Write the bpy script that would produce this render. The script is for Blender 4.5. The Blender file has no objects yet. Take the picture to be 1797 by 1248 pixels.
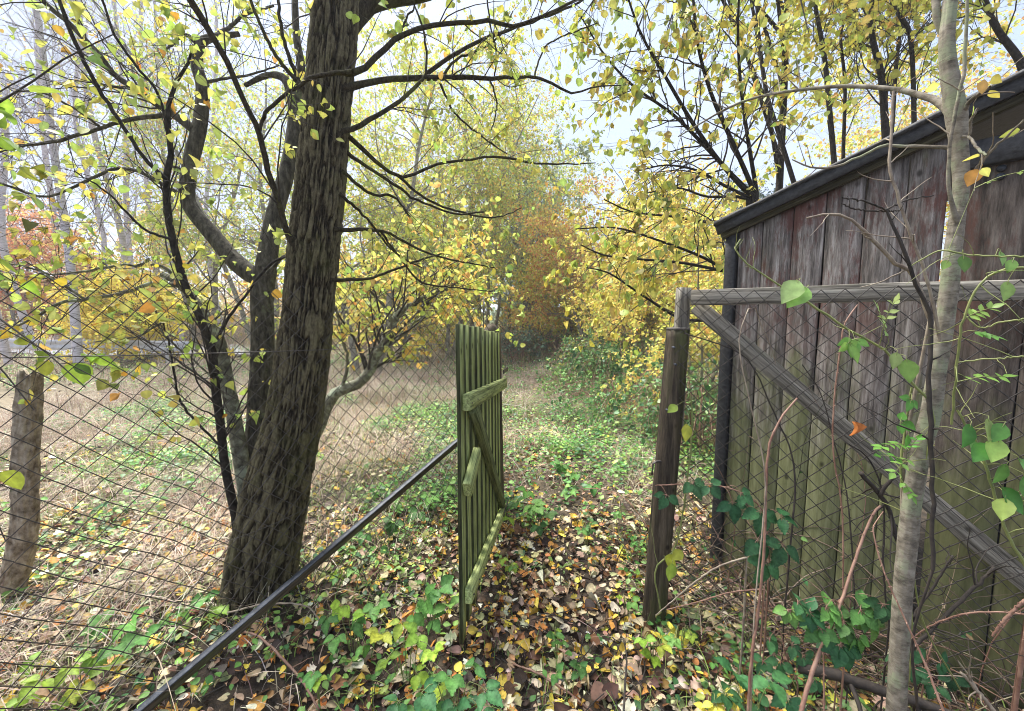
import bpy, math, random
import numpy as np
from mathutils import Vector, Matrix

# ------------------------------------------------------------------ camera, world, sun, exposure
F, CX, CY = 700.0, 898.5, 624.0
PITCH = math.radians(5.5)
CT, ST = math.cos(PITCH), math.sin(PITCH)
CAMZ = 1.5
scene = bpy.context.scene
col = scene.collection
cd = bpy.data.cameras.new("camera")
cam = bpy.data.objects.new("camera", cd)
col.objects.link(cam)
cam.location = (0, 0, CAMZ)
cam.rotation_euler = (math.pi / 2 - PITCH, 0, 0)
cd.sensor_width = 36
cd.lens = 36 * F / 1797
cd.clip_start = 0.05
cd.clip_end = 1500
scene.camera = cam
HAZE = 0.0030
EXPOSURE = 2.38
scene.view_settings.view_transform = 'Standard'
scene.view_settings.look = 'None'
scene.view_settings.gamma = 1
scene.view_settings.exposure = EXPOSURE
SUN_EL, SUN_AZ = 60.0, -50.0      # azimuth measured from +Y towards +X
world = bpy.data.worlds.new("World")
scene.world = world
world.use_nodes = True
wn = world.node_tree.nodes
wl = world.node_tree.links
wn.clear()
wo = wn.new('ShaderNodeOutputWorld')
bg = wn.new('ShaderNodeBackground')
sky = wn.new('ShaderNodeTexSky')
sky.sky_type = 'NISHITA'
sky.sun_disc = False
sky.sun_elevation = math.radians(SUN_EL)
sky.sun_rotation = math.radians(SUN_AZ)
sky.air_density = 1.0
sky.dust_density = 4.0
sky.ozone_density = 1.5
wmix = wn.new('ShaderNodeMixRGB')
wmix.inputs[0].default_value = 0.9
wcl = wn.new('ShaderNodeTexNoise')
wtc = wn.new('ShaderNodeTexCoord')
wcl.inputs['Scale'].default_value = 2.2
wcl.inputs['Detail'].default_value = 5
wr = wn.new('ShaderNodeValToRGB')
wr.color_ramp.elements[0].position = 0.3
wr.color_ramp.elements[0].color = (2.75, 3.4, 4.7, 1)
wr.color_ramp.elements[1].position = 0.7
wr.color_ramp.elements[1].color = (3.4, 3.9, 4.9, 1)
wl.new(wtc.outputs['Generated'], wcl.inputs['Vector'])
wl.new(wcl.outputs['Fac'], wr.inputs['Fac'])
wl.new(sky.outputs['Color'], wmix.inputs[1])
wl.new(wr.outputs['Color'], wmix.inputs[2])
wl.new(wmix.outputs['Color'], bg.inputs['Color'])
bg.inputs['Strength'].default_value = 0.05
wl.new(bg.outputs['Background'], wo.inputs['Surface'])
sd = bpy.data.lights.new("sun", 'SUN')
sd.energy = 2.7
sd.angle = math.radians(42)
sd.color = (1.0, 0.965, 0.91)
sun = bpy.data.objects.new("sun", sd)
col.objects.link(sun)
az, el = math.radians(SUN_AZ), math.radians(SUN_EL)
sdir = Vector((math.sin(az) * math.cos(el), math.cos(az) * math.cos(el), math.sin(el)))
sun.rotation_euler = sdir.to_track_quat('Z', 'Y').to_euler()
sun.location = (0, 0, 30)
try:
    scene.cycles.max_bounces = 8
    scene.cycles.transparent_max_bounces = 4
    scene.cycles.diffuse_bounces = 4
    scene.cycles.use_denoising = True
    scene.cycles.filter_width = 1.0
except Exception:
    pass

rng = np.random.default_rng(7)
random.seed(7)


# ------------------------------------------------------------------ geometry of measured points
def P(px, py, Y):
    u = (px - CX) / F
    v = (CY - py) / F
    yw = CT + v * ST
    zw = v * CT - ST
    t = Y / yw
    return np.array((u * t, Y, CAMZ + zw * t))


def G(px, py, z=0.0):
    u = (px - CX) / F
    v = (CY - py) / F
    t = (z - CAMZ) / (v * CT - ST)
    return np.array((u * t, (CT + v * ST) * t, z))


# ------------------------------------------------------------------ numpy noise
def _hash(ix, iy, iz, seed):
    h = (ix.astype(np.int64) * 374761393 + iy.astype(np.int64) * 668265263 + iz.astype(np.int64) * 2147483647 + seed * 974711) & 0xFFFFFFFF
    h = ((h ^ (h >> 13)) * 1274126177) & 0xFFFFFFFF
    h = h ^ (h >> 16)
    return (h & 0xFFFF) / 65535.0


def vnoise(p, seed=0):
    p = np.asarray(p, float)
    i = np.floor(p).astype(np.int64)
    f = p - i
    f = f * f * (3 - 2 * f)
    r = 0
    for dx in (0, 1):
        wx = f[..., 0] if dx else 1 - f[..., 0]
        for dy in (0, 1):
            wy = f[..., 1] if dy else 1 - f[..., 1]
            for dz in (0, 1):
                wz = f[..., 2] if dz else 1 - f[..., 2]
                r = r + wx * wy * wz * _hash(i[..., 0] + dx, i[..., 1] + dy, i[..., 2] + dz, seed)
    return r


def fbm(p, seed=0, octv=4):
    a, s, r = 0.5, 1.0, 0
    for o in range(octv):
        r = r + a * vnoise(np.asarray(p) * s, seed + o)
        a *= 0.5
        s *= 2.03
    return r / 0.9375


def hgt(x, y):
    x = np.asarray(x, float)
    y = np.asarray(y, float)
    z0 = np.zeros_like(x)
    p = np.stack([x, y, z0], -1)
    d = np.hypot(x, y)
    h = (fbm(p * 0.9 + 11, 3, 4) - 0.5) * 0.16 + (fbm(p * 0.16 + 5, 9, 3) - 0.5) * 0.5 * np.clip((d - 3) / 8, 0, 1)
    h = h + 0.01 * np.exp(-(((x + 1.35) / .55) ** 2 + ((y - 2.0) / .5) ** 2))
    h = h - 0.13 * np.exp(-(((x + 0.75) / .33) ** 2 + ((y - 1.35) / .28) ** 2))
    h = h - 0.10 * np.exp(-(((x - 1.7) / .5) ** 2 + ((y - 1.7) / .5) ** 2))
    h = h - 0.05 * np.exp(-(((x - 0.35) / .45) ** 2)) * np.exp(-((y - 2.2) / 2.2) ** 2)
    h = h + np.clip((y - 10) / 40, 0, 1) * 0.9
    return h


# ------------------------------------------------------------------ materials
def newmat(name):
    m = bpy.data.materials.new(name)
    m.use_nodes = True
    nt = m.node_tree
    b = nt.nodes.get('Principled BSDF')
    return m, nt, b


def leaf_mat(name, trans=0.45, rough=0.5, spots=0.25, scale=60.0, coat=0.0):
    m, nt, b = newmat(name)
    N, L = nt.nodes, nt.links
    at = N.new('ShaderNodeAttribute')
    at.attribute_name = 'Col'
    tc = N.new('ShaderNodeTexCoord')
    no = N.new('ShaderNodeTexNoise')
    no.inputs['Scale'].default_value = scale
    no.inputs['Detail'].default_value = 3
    L.new(tc.outputs['Object'], no.inputs['Vector'])
    hs = N.new('ShaderNodeHueSaturation')
    mr = N.new('ShaderNodeMapRange')
    mr.inputs['From Min'].default_value = 0.3
    mr.inputs['From Max'].default_value = 0.7
    mr.inputs['To Min'].default_value = 1 - spots
    mr.inputs['To Max'].default_value = 1 + spots * 0.7
    L.new(no.outputs['Fac'], mr.inputs['Value'])
    L.new(mr.outputs['Result'], hs.inputs['Value'])
    L.new(at.outputs['Color'], hs.inputs['Color'])
    L.new(hs.outputs['Color'], b.inputs['Base Color'])
    b.inputs['Roughness'].default_value = rough
    b.inputs['Specular IOR Level'].default_value = 0.35 + coat
    out = N.get('Material Output')
    if trans > 0:
        tr = N.new('ShaderNodeBsdfTranslucent')
        mx = N.new('ShaderNodeMixShader')
        mx.inputs[0].default_value = trans
        L.new(hs.outputs['Color'], tr.inputs['Color'])
        L.new(b.outputs[0], mx.inputs[1])
        L.new(tr.outputs[0], mx.inputs[2])
        L.new(mx.outputs[0], out.inputs['Surface'])
    return m


def ramp(nt, pts):
    r = nt.nodes.new('ShaderNodeValToRGB')
    e = r.color_ramp.elements
    while len(e) < len(pts):
        e.new(0.5)
    for i, (p, c) in enumerate(pts):
        e[i].position = p
        e[i].color = (c[0], c[1], c[2], 1)
    return r


def tex(nt, kind, scale, vec, detail=6, rough=0.6, sx=1, sy=1, sz=1, coord='Object'):
    N, L = nt.nodes, nt.links
    mp = N.new('ShaderNodeMapping')
    mp.inputs['Scale'].default_value = (sx, sy, sz)
    L.new(vec, mp.inputs['Vector'])
    t = N.new(kind)
    t.inputs['Scale'].default_value = scale
    if kind == 'ShaderNodeTexNoise':
        t.inputs['Detail'].default_value = detail
        t.inputs['Roughness'].default_value = rough
    L.new(mp.outputs[0], t.inputs['Vector'])
    return t


def bark_mat(name, dark, mid, light, lichen=None, lich_amt=0.0, sxy=40, sz=7, bump=0.6, rings=False):
    m, nt, b = newmat(name)
    N, L = nt.nodes, nt.links
    tc = N.new('ShaderNodeTexCoord')
    v = tc.outputs['Object']
    n1 = tex(nt, 'ShaderNodeTexNoise', 1, v, 6, .65, sxy, sxy, sz)
    r = ramp(nt, [(0.34, dark), (0.52, mid), (0.72, light)])
    L.new(n1.outputs['Fac'], r.inputs['Fac'])
    colr = r.outputs['Color']
    if lichen:
        n2 = tex(nt, 'ShaderNodeTexNoise', 9, v, 6, .7)
        rr = ramp(nt, [(0.62 - lich_amt, (0, 0, 0)), (0.72 - lich_amt, (1, 1, 1))])
        L.new(n2.outputs['Fac'], rr.inputs['Fac'])
        mx = N.new('ShaderNodeMixRGB')
        mx.inputs[2].default_value = (*lichen, 1)
        L.new(rr.outputs['Color'], mx.inputs[0])
        L.new(colr, mx.inputs[1])
        colr = mx.outputs[0]
    if rings:
        n3 = tex(nt, 'ShaderNodeTexNoise', 1, v, 5, .7, 30, 30, 170)
        r3 = ramp(nt, [(0.52, (1, 1, 1)), (0.64, (.5, .47, .42))])
        L.new(n3.outputs['Fac'], r3.inputs['Fac'])
        m3 = N.new('ShaderNodeMixRGB')
        m3.blend_type = 'MULTIPLY'
        m3.inputs[0].default_value = 0.6
        L.new(colr, m3.inputs[1])
        L.new(r3.outputs['Color'], m3.inputs[2])
        colr = m3.outputs[0]
    L.new(colr, b.inputs['Base Color'])
    b.inputs['Roughness'].default_value = 0.9
    b.inputs['Specular IOR Level'].default_value = 0.2
    bp = N.new('ShaderNodeBump')
    bp.inputs['Strength'].default_value = bump
    bp.inputs['Distance'].default_value = 0.02
    L.new(n1.outputs['Fac'], bp.inputs['Height'])
    L.new(bp.outputs[0], b.inputs['Normal'])
    return m


def ridge_bark_mat(name, dark, mid, light, moss):
    m, nt, b = newmat(name)
    N, L = nt.nodes, nt.links
    tc = N.new('ShaderNodeTexCoord')
    v = tc.outputs['Object']
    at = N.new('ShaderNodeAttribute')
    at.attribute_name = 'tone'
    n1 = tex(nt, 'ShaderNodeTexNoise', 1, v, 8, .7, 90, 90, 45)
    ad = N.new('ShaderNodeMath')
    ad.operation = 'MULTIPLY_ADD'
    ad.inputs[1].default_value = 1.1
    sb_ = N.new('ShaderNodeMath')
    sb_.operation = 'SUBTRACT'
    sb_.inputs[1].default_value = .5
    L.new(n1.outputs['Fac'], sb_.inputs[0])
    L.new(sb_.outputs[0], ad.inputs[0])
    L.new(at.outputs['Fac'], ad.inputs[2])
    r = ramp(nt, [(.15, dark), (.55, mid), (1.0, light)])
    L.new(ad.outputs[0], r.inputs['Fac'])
    n2 = tex(nt, 'ShaderNodeTexNoise', 3.2, v, 5, .7)
    rr = ramp(nt, [(.50, (0, 0, 0)), (.72, (.75, .75, .75))])
    L.new(n2.outputs['Fac'], rr.inputs['Fac'])
    mx = N.new('ShaderNodeMixRGB')
    mx.inputs[2].default_value = (*moss, 1)
    L.new(rr.outputs['Color'], mx.inputs[0])
    L.new(r.outputs['Color'], mx.inputs[1])
    mm = N.new('ShaderNodeMixRGB')
    mm.blend_type = 'MULTIPLY'
    mm.inputs[0].default_value = .6
    L.new(mx.outputs[0], mm.inputs[1])
    rg = ramp(nt, [(.3, (.4, .4, .4)), (.6, (1.25, 1.25, 1.25))])
    L.new(n1.outputs['Fac'], rg.inputs['Fac'])
    L.new(rg.outputs['Color'], mm.inputs[2])
    L.new(mm.outputs[0], b.inputs['Base Color'])
    b.inputs['Roughness'].default_value = .92
    b.inputs['Specular IOR Level'].default_value = .2
    bp = N.new('ShaderNodeBump')
    bp.inputs['Strength'].default_value = .5
    bp.inputs['Distance'].default_value = .006
    L.new(n1.outputs['Fac'], bp.inputs['Height'])
    L.new(bp.outputs[0], b.inputs['Normal'])
    return m


def wood_mat(name, base, dark, light, algae=None, algae_amt=0.5, paint=None, paint_amt=0.5, green_z=None, sxy=60, sz=2.5, bump=0.35, knots=True):
    """weathered timber, grain along local Z; algae below world height green_z (or in patches)"""
    m, nt, b = newmat(name)
    N, L = nt.nodes, nt.links
    tc = N.new('ShaderNodeTexCoord')
    v = tc.outputs['Object']
    n1 = tex(nt, 'ShaderNodeTexNoise', 1, v, 8, .7, sxy, sxy, sz)
    r = ramp(nt, [(0.30, dark), (0.5, base), (0.72, light)])
    L.new(n1.outputs['Fac'], r.inputs['Fac'])
    c = r.outputs['Color']
    nf = tex(nt, 'ShaderNodeTexNoise', 1, v, 6, .75, 190, 190, 9)
    rf_ = ramp(nt, [(.34, (.45, .45, .45)), (.5, (1, 1, 1)), (.68, (1.3, 1.3, 1.3))])
    L.new(nf.outputs['Fac'], rf_.inputs['Fac'])
    nfm = N.new('ShaderNodeMixRGB')
    nfm.blend_type = 'MULTIPLY'
    nfm.inputs[0].default_value = 0.8
    L.new(c, nfm.inputs[1])
    L.new(rf_.outputs['Color'], nfm.inputs[2])
    c = nfm.outputs[0]
    # board to board variation
    at = N.new('ShaderNodeAttribute')
    at.attribute_name = 'tone'
    if paint:
        n2 = tex(nt, 'ShaderNodeTexNoise', 1, v, 10, .8, 42, 42, 9)
        n2b = tex(nt, 'ShaderNodeTexNoise', 1, v, 4, .6, 4, 4, 1.6)
        ad = N.new('ShaderNodeMath')
        ad.operation = 'ADD'
        L.new(n2.outputs['Fac'], ad.inputs[0])
        L.new(n2b.outputs['Fac'], ad.inputs[1])
        rp = ramp(nt, [(0.0, (0, 0, 0)), (1.0, (1, 1, 1))])
        mr = N.new('ShaderNodeMapRange')
        mr.inputs['From Min'].default_value = 1.08 - paint_amt * 0.25
        mr.inputs['From Max'].default_value = 1.22 - paint_amt * 0.25
        L.new(ad.outputs[0], mr.inputs['Value'])
        mx = N.new('ShaderNodeMixRGB')
        mx.inputs[2].default_value = (*paint, 1)
        gp_ = N.new('ShaderNodeNewGeometry')
        sp_ = N.new('ShaderNodeSeparateXYZ')
        L.new(gp_.outputs['Position'], sp_.inputs[0])
        mp_ = N.new('ShaderNodeMapRange')
        mp_.inputs['From Min'].default_value = 1.25
        mp_.inputs['From Max'].default_value = 1.62
        mp_.inputs['To Min'].default_value = 0.08
        mp_.inputs['To Max'].default_value = 1.0
        L.new(sp_.outputs[2], mp_.inputs['Value'])
        mm_ = N.new('ShaderNodeMath')
        mm_.operation = 'MULTIPLY'
        L.new(mr.outputs[0], mm_.inputs[0])
        L.new(mp_.outputs[0], mm_.inputs[1])
        L.new(mm_.outputs[0], mx.inputs[0])
        L.new(c, mx.inputs[1])
        c = mx.outputs[0]
    if algae:
        n3 = tex(nt, 'ShaderNodeTexNoise', 1, v, 6, .65, 7, 7, 1.8)
        if green_z is not None:
            ge = N.new('ShaderNodeNewGeometry')
            sp = N.new('ShaderNodeSeparateXYZ')
            L.new(ge.outputs['Position'], sp.inputs[0])
            mz = N.new('ShaderNodeMapRange')
            mz.inputs['From Min'].default_value = green_z
            mz.inputs['From Max'].default_value = green_z - 0.9
            mz.inputs['To Min'].default_value = -0.25
            mz.inputs['To Max'].default_value = 0.22
            L.new(sp.outputs[2], mz.inputs['Value'])
            a2 = N.new('ShaderNodeMath')
            a2.operation = 'ADD'
            L.new(mz.outputs[0], a2.inputs[0])
            L.new(n3.outputs['Fac'], a2.inputs[1])
            src = a2.outputs[0]
        else:
            src = n3.outputs['Fac']
        m4 = N.new('ShaderNodeMapRange')
        m4.inputs['From Min'].default_value = 0.62 - algae_amt * 0.3
        m4.inputs['From Max'].default_value = 0.82 - algae_amt * 0.3
        m4.inputs['To Max'].default_value = 0.85
        L.new(src, m4.inputs['Value'])
        mx = N.new('ShaderNodeMixRGB')
        mx.inputs[2].default_value = (*algae, 1)
        L.new(m4.outputs[0], mx.inputs[0])
        L.new(c, mx.inputs[1])
        # keep grain inside algae
        mg = N.new('ShaderNodeMixRGB')
        mg.blend_type = 'MULTIPLY'
        mg.inputs[0].default_value = 0.55
        rg = ramp(nt, [(0.32, (.35, .35, .35)), (0.6, (1.2, 1.2, 1.2))])
        L.new(n1.outputs['Fac'], rg.inputs['Fac'])
        L.new(mx.outputs[0], mg.inputs[1])
        L.new(rg.outputs['Color'], mg.inputs[2])
        c = mg.outputs[0]
    if knots:
        vo = tex(nt, 'ShaderNodeTexVoronoi', 1, v, sx=9, sy=9, sz=6)
        rk = ramp(nt, [(0.05, (.12, .10, .09)), (0.12, (1, 1, 1))])
        L.new(vo.outputs['Distance'], rk.inputs['Fac'])
        mk = N.new('ShaderNodeMixRGB')
        mk.blend_type = 'MULTIPLY'
        mk.inputs[0].default_value = 0.8
        L.new(c, mk.inputs[1])
        L.new(rk.outputs['Color'], mk.inputs[2])
        c = mk.outputs[0]
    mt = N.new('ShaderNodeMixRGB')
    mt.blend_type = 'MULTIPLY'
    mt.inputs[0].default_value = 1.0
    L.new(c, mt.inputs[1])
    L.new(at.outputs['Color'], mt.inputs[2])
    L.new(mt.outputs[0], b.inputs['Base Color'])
    b.inputs['Roughness'].default_value = 0.85
    b.inputs['Specular IOR Level'].default_value = 0.25
    bp = N.new('ShaderNodeBump')
    bp.inputs['Strength'].default_value = bump
    bp.inputs['Distance'].default_value = 0.008
    L.new(n1.outputs['Fac'], bp.inputs['Height'])
    L.new(bp.outputs[0], b.inputs['Normal'])
    return m


def plain_mat(name, c1, c2, scale=20, rough=0.7, metal=0.0, bump=0.2):
    m, nt, b = newmat(name)
    N, L = nt.nodes, nt.links
    tc = N.new('ShaderNodeTexCoord')
    n1 = tex(nt, 'ShaderNodeTexNoise', scale, tc.outputs['Object'], 6, .65)
    r = ramp(nt, [(0.35, c1), (0.65, c2)])
    L.new(n1.outputs['Fac'], r.inputs['Fac'])
    L.new(r.outputs['Color'], b.inputs['Base Color'])
    b.inputs['Roughness'].default_value = rough
    b.inputs['Metallic'].default_value = metal
    bp = N.new('ShaderNodeBump')
    bp.inputs['Strength'].default_value = bump
    bp.inputs['Distance'].default_value = 0.005
    L.new(n1.outputs['Fac'], bp.inputs['Height'])
    L.new(bp.outputs[0], b.inputs['Normal'])
    return m


MAT = {}
MAT['leaf'] = leaf_mat('crown_leaf', 0.5, 0.55, 0.15)
MAT['near_leaf'] = leaf_mat('near_leaf', 0.42, 0.42, 0.22, 45)
MAT['litter'] = leaf_mat('fallen_leaf', 0.12, 0.62, 0.4, 38)
MAT['herb'] = leaf_mat('herb_leaf', 0.3, 0.42, 0.3, 50)
MAT['bramble'] = leaf_mat('bramble_leaf', 0.28, 0.5, 0.35, 60, -0.1)
MAT['grass'] = leaf_mat('grass_blade', 0.3, 0.7, 0.3, 30)
MAT['bark_main'] = ridge_bark_mat('furrowed_bark', (.016, .012, .007), (.062, .050, .028), (.130, .112, .064), (.095, .10, .028))
MAT['bark_grey'] = bark_mat('grey_bark', (.025, .022, .017), (.075, .067, .049), (.16, .148, .112), (.15, .165, .09), 0.04, 46, 16, .35)
MAT['bark_dark'] = bark_mat('dark_bark', (.011, .009, .008), (.028, .023, .018), (.06, .05, .037), None, 0, 40, 30, .3)
MAT['bark_lichen'] = bark_mat('lichened_bark', (.06, .055, .04), (.16, .155, .11), (.30, .31, .24), (.34, .38, .27), 0.10, 30, 25, .5)
MAT['bark_birch'] = bark_mat('birch_bark', (.28, .25, .26), (.48, .45, .47), (.62, .58, .62), (.10, .09, .08), -0.06, 6, 30, .2)
MAT['birch_twig'] = plain_mat('birch_twig', (.16, .12, .14), (.34, .28, .31), 10, .8)
MAT['bark_far'] = bark_mat('far_bark', (.12, .105, .08), (.24, .22, .17), (.36, .34, .26), None, 0, 12, 12, .3)
MAT['twig_far'] = plain_mat('far_twig', (.13, .10, .075), (.26, .22, .16), 10, .8)
MAT['bark_slender'] = bark_mat('slender_bark', (.10, .085, .065), (.23, .20, .155), (.36, .335, .27), (.26, .28, .18), 0.10, 26, 34, .15, rings=True)
MAT['twig'] = plain_mat('twig_bark', (.018, .013, .011), (.05, .038, .028), 30, .8)
MAT['twig_pale'] = plain_mat('pale_twig', (.16, .12, .09), (.36, .30, .22), 25, .8)
MAT['cane'] = plain_mat('bramble_cane', (.16, .075, .05), (.34, .20, .14), 18, .6)
MAT['twig_green'] = plain_mat('green_stem', (.14, .17, .05), (.28, .30, .10), 18, .6)
MAT['gate'] = wood_mat('mossy_gate_timber', (.27, .31, .115), (.06, .065, .03), (.42, .47, .21), (.23, .30, .07), 0.4, sxy=75, sz=4, bump=.15)
MAT['gate_dark'] = wood_mat('dark_mossy_timber', (.06, .055, .035), (.02, .018, .013), (.16, .15, .09), (.09, .11, .035), 0.25, sxy=55, sz=1.6)
MAT['grey_wood'] = wood_mat('grey_timber', (.27, .245, .20), (.06, .052, .04), (.44, .41, .345), (.20, .215, .10), 0.34, sxy=70, sz=3, bump=.25)
MAT['shed_wall'] = wood_mat('peeling_plank', (.235, .205, .182), (.065, .055, .047), (.43, .40, .37), (.20, .215, .09), 0.78, (.16, .080, .066), 0.36, 1.5, 48, 4.5)
MAT['shed_door'] = wood_mat('brown_panel', (.125, .10, .082), (.05, .04, .03), (.21, .18, .15), (.16, .17, .07), 0.78, (.12, .062, .047), 0.34, 1.45, 26, 4)
MAT['post_dark'] = wood_mat('dark_post_timber', (.07, .053, .036), (.02, .016, .012), (.14, .11, .075), (.085, .10, .03), 0.45, None, 0, None, 30, 2)
MAT['tar'] = plain_mat('tar_felt', (.012, .012, .013), (.04, .04, .042), 60, .65, 0, .5)
MAT['wire'] = plain_mat('rusty_wire', (.03, .025, .022), (.085, .072, .062), 60, .55, .2)
MAT['steel'] = plain_mat('dark_steel', (.02, .023, .03), (.07, .08, .10), 30, .5, .3)
MAT['galv'] = plain_mat('galvanised_steel', (.42, .43, .46), (.6, .6, .64), 5, .5, .3)
MAT['concrete'] = plain_mat('old_concrete', (.08, .07, .06), (.18, .16, .13), 20, .9)
MAT['road'] = plain_mat('wet_road', (.19, .20, .23), (.26, .27, .31), 2, .8)


# ------------------------------------------------------------------ mesh accumulation
class Acc:
    def __init__(self):
        self.v, self.f, self.c, self.n = [], [], [], 0
        self.smooth = True

    def add(self, v, f, c=None):
        v = np.asarray(v, np.float32).reshape(-1, 3)
        f = np.asarray(f, np.int64).reshape(-1, 4)
        if c is None:
            c = np.ones((len(v), 3), np.float32)
        self.v.append(v)
        self.f.append(f + self.n)
        self.c.append(np.asarray(c, np.float32).reshape(-1, 3))
        self.n += len(v)

    def empty(self):
        return self.n == 0

    def build(self, name, mat, parent=None, smooth=True, attr='Col', origin=None):
        v = np.concatenate(self.v)
        f = np.concatenate(self.f)
        c = np.concatenate(self.c)
        if parent is not None:
            origin = np.array(parent.location)
        if origin is not None:
            v = v - np.asarray(origin, np.float32)
        me = bpy.data.meshes.new(name)
        me.vertices.add(len(v))
        me.vertices.foreach_set('co', v.astype(np.float32).ravel())
        me.loops.add(f.size)
        me.loops.foreach_set('vertex_index', f.astype(np.int32).ravel())
        me.polygons.add(len(f))
        me.polygons.foreach_set('loop_start', np.arange(0, f.size, 4, dtype=np.int32))
        me.polygons.foreach_set('loop_total', np.full(len(f), 4, np.int32))
        me.update(calc_edges=True)
        if smooth:
            me.polygons.foreach_set('use_smooth', np.ones(len(f), bool))
        a = me.attributes.new(attr, 'FLOAT_COLOR', 'POINT')
        a.data.foreach_set('color', np.concatenate([c, np.ones((len(c), 1), np.float32)], 1).ravel())
        me.materials.append(mat)
        o = bpy.data.objects.new(name, me)
        col.objects.link(o)
        if parent is not None:
            o.parent = parent
        elif origin is not None:
            o.location = origin
        return o


def thing(name, label, cat, loc, group=None):
    o = bpy.data.objects.new(name, None)
    o.empty_display_size = 0.2
    o.location = tuple(float(a) for a in loc)
    col.objects.link(o)
    o['label'] = label
    o['category'] = cat
    if group:
        o['group'] = group
    return o


def tag(o, label, cat, group=None, kind=None):
    if label:
        o['label'] = label
    if cat:
        o['category'] = cat
    if group:
        o['group'] = group
    if kind:
        o['kind'] = kind
    return o


def norm(a):
    return a / np.maximum(np.linalg.norm(a, axis=-1, keepdims=True), 1e-9)


def tubes(acc, P_, R_, sides=5, color=None, profile=None):
    """P_ (M,K,3), R_ (M,K)"""
    M, K = R_.shape
    if M == 0:
        return
    T = np.gradient(P_, axis=1)
    T = norm(T)
    mean = norm(T.mean(1))
    ref = np.where(np.abs(mean[:, 2:3]) > 0.8, np.array([[1.0, 0.13, 0]]), np.array([[0.1, 0.0, 1.0]]))
    ref = np.repeat(ref[:, None, :], K, 1)
    A = norm(np.cross(T, ref))
    B = np.cross(T, A)
    th = np.linspace(0, 2 * np.pi, sides, endpoint=False)
    ring = np.cos(th)[None, None, :, None] * A[:, :, None, :] + np.sin(th)[None, None, :, None] * B[:, :, None, :]
    V = P_[:, :, None, :] + ring * R_[:, :, None, None]
    idx = np.arange(M * K * sides).reshape(M, K, sides)
    a = idx[:, :-1, :]
    b = np.roll(a, -1, 2)
    d = idx[:, 1:, :]
    c = np.roll(d, -1, 2)
    f = np.stack([a, b, c, d], -1).reshape(-1, 4)
    cc = None
    if color is not None:
        cc = np.broadcast_to(np.asarray(color, np.float32), (M * K * sides, 3)) if np.ndim(color) == 1 else np.repeat(color, K * sides, 0)
    acc.add(V.reshape(-1, 3), f, cc)


def smooth_path(pts, K=20):
    """Catmull-Rom through pts (n,d) -> (K,d)"""
    p = np.asarray(pts, float)
    n = len(p)
    if n == 2:
        t = np.linspace(0, 1, K)[:, None]
        return p[0] * (1 - t) + p[1] * t
    q = np.vstack([2 * p[0] - p[1], p, 2 * p[-1] - p[-2]])
    seg = np.linalg.norm(np.diff(p[:, :3], axis=0), axis=1)
    cum = np.concatenate([[0], np.cumsum(seg)])
    s = np.linspace(0, cum[-1], K)
    i = np.clip(np.searchsorted(cum, s, side='right') - 1, 0, n - 2)
    t = ((s - cum[i]) / np.maximum(seg[i], 1e-9))[:, None]
    p0, p1, p2, p3 = q[i], q[i + 1], q[i + 2], q[i + 3]
    return 0.5 * ((2 * p1) + (-p0 + p2) * t + (2 * p0 - 5 * p1 + 4 * p2 - p3) * t ** 2 + (-p0 + 3 * p1 - 3 * p2 + p3) * t ** 3)


def px_path(pts, Y0, Y1, K=20, jit=0.0):
    """pts: (px, py, width_px) list; depth runs from Y0 to Y1 -> path (K,3), radius (K)"""
    n = len(pts)
    out = []
    cum = [0]
    for i in range(1, n):
        cum.append(cum[-1] + math.hypot(pts[i][0] - pts[i - 1][0], pts[i][1] - pts[i - 1][1]))
    for i, (x, y, w) in enumerate(pts):
        t = cum[i] / max(cum[-1], 1e-6)
        Y = Y0 + (Y1 - Y0) * t
        p = P(x, y, Y)
        out.append((*p, 0.5 * w * Y / F))
    s = smooth_path(out, K)
    path = s[:, :3]
    if jit:
        path[1:-1] += rng.normal(0, jit, (K - 2, 3))
    return path, np.maximum(s[:, 3], 0.0012)


def limbset(defs, K=20, jit=0.0):
    Ps, Rs = [], []
    for pts, Y0, Y1 in defs:
        p, r = px_path(pts, Y0, Y1, K, jit)
        Ps.append(p)
        Rs.append(r)
    return np.array(Ps), np.array(Rs)


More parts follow.
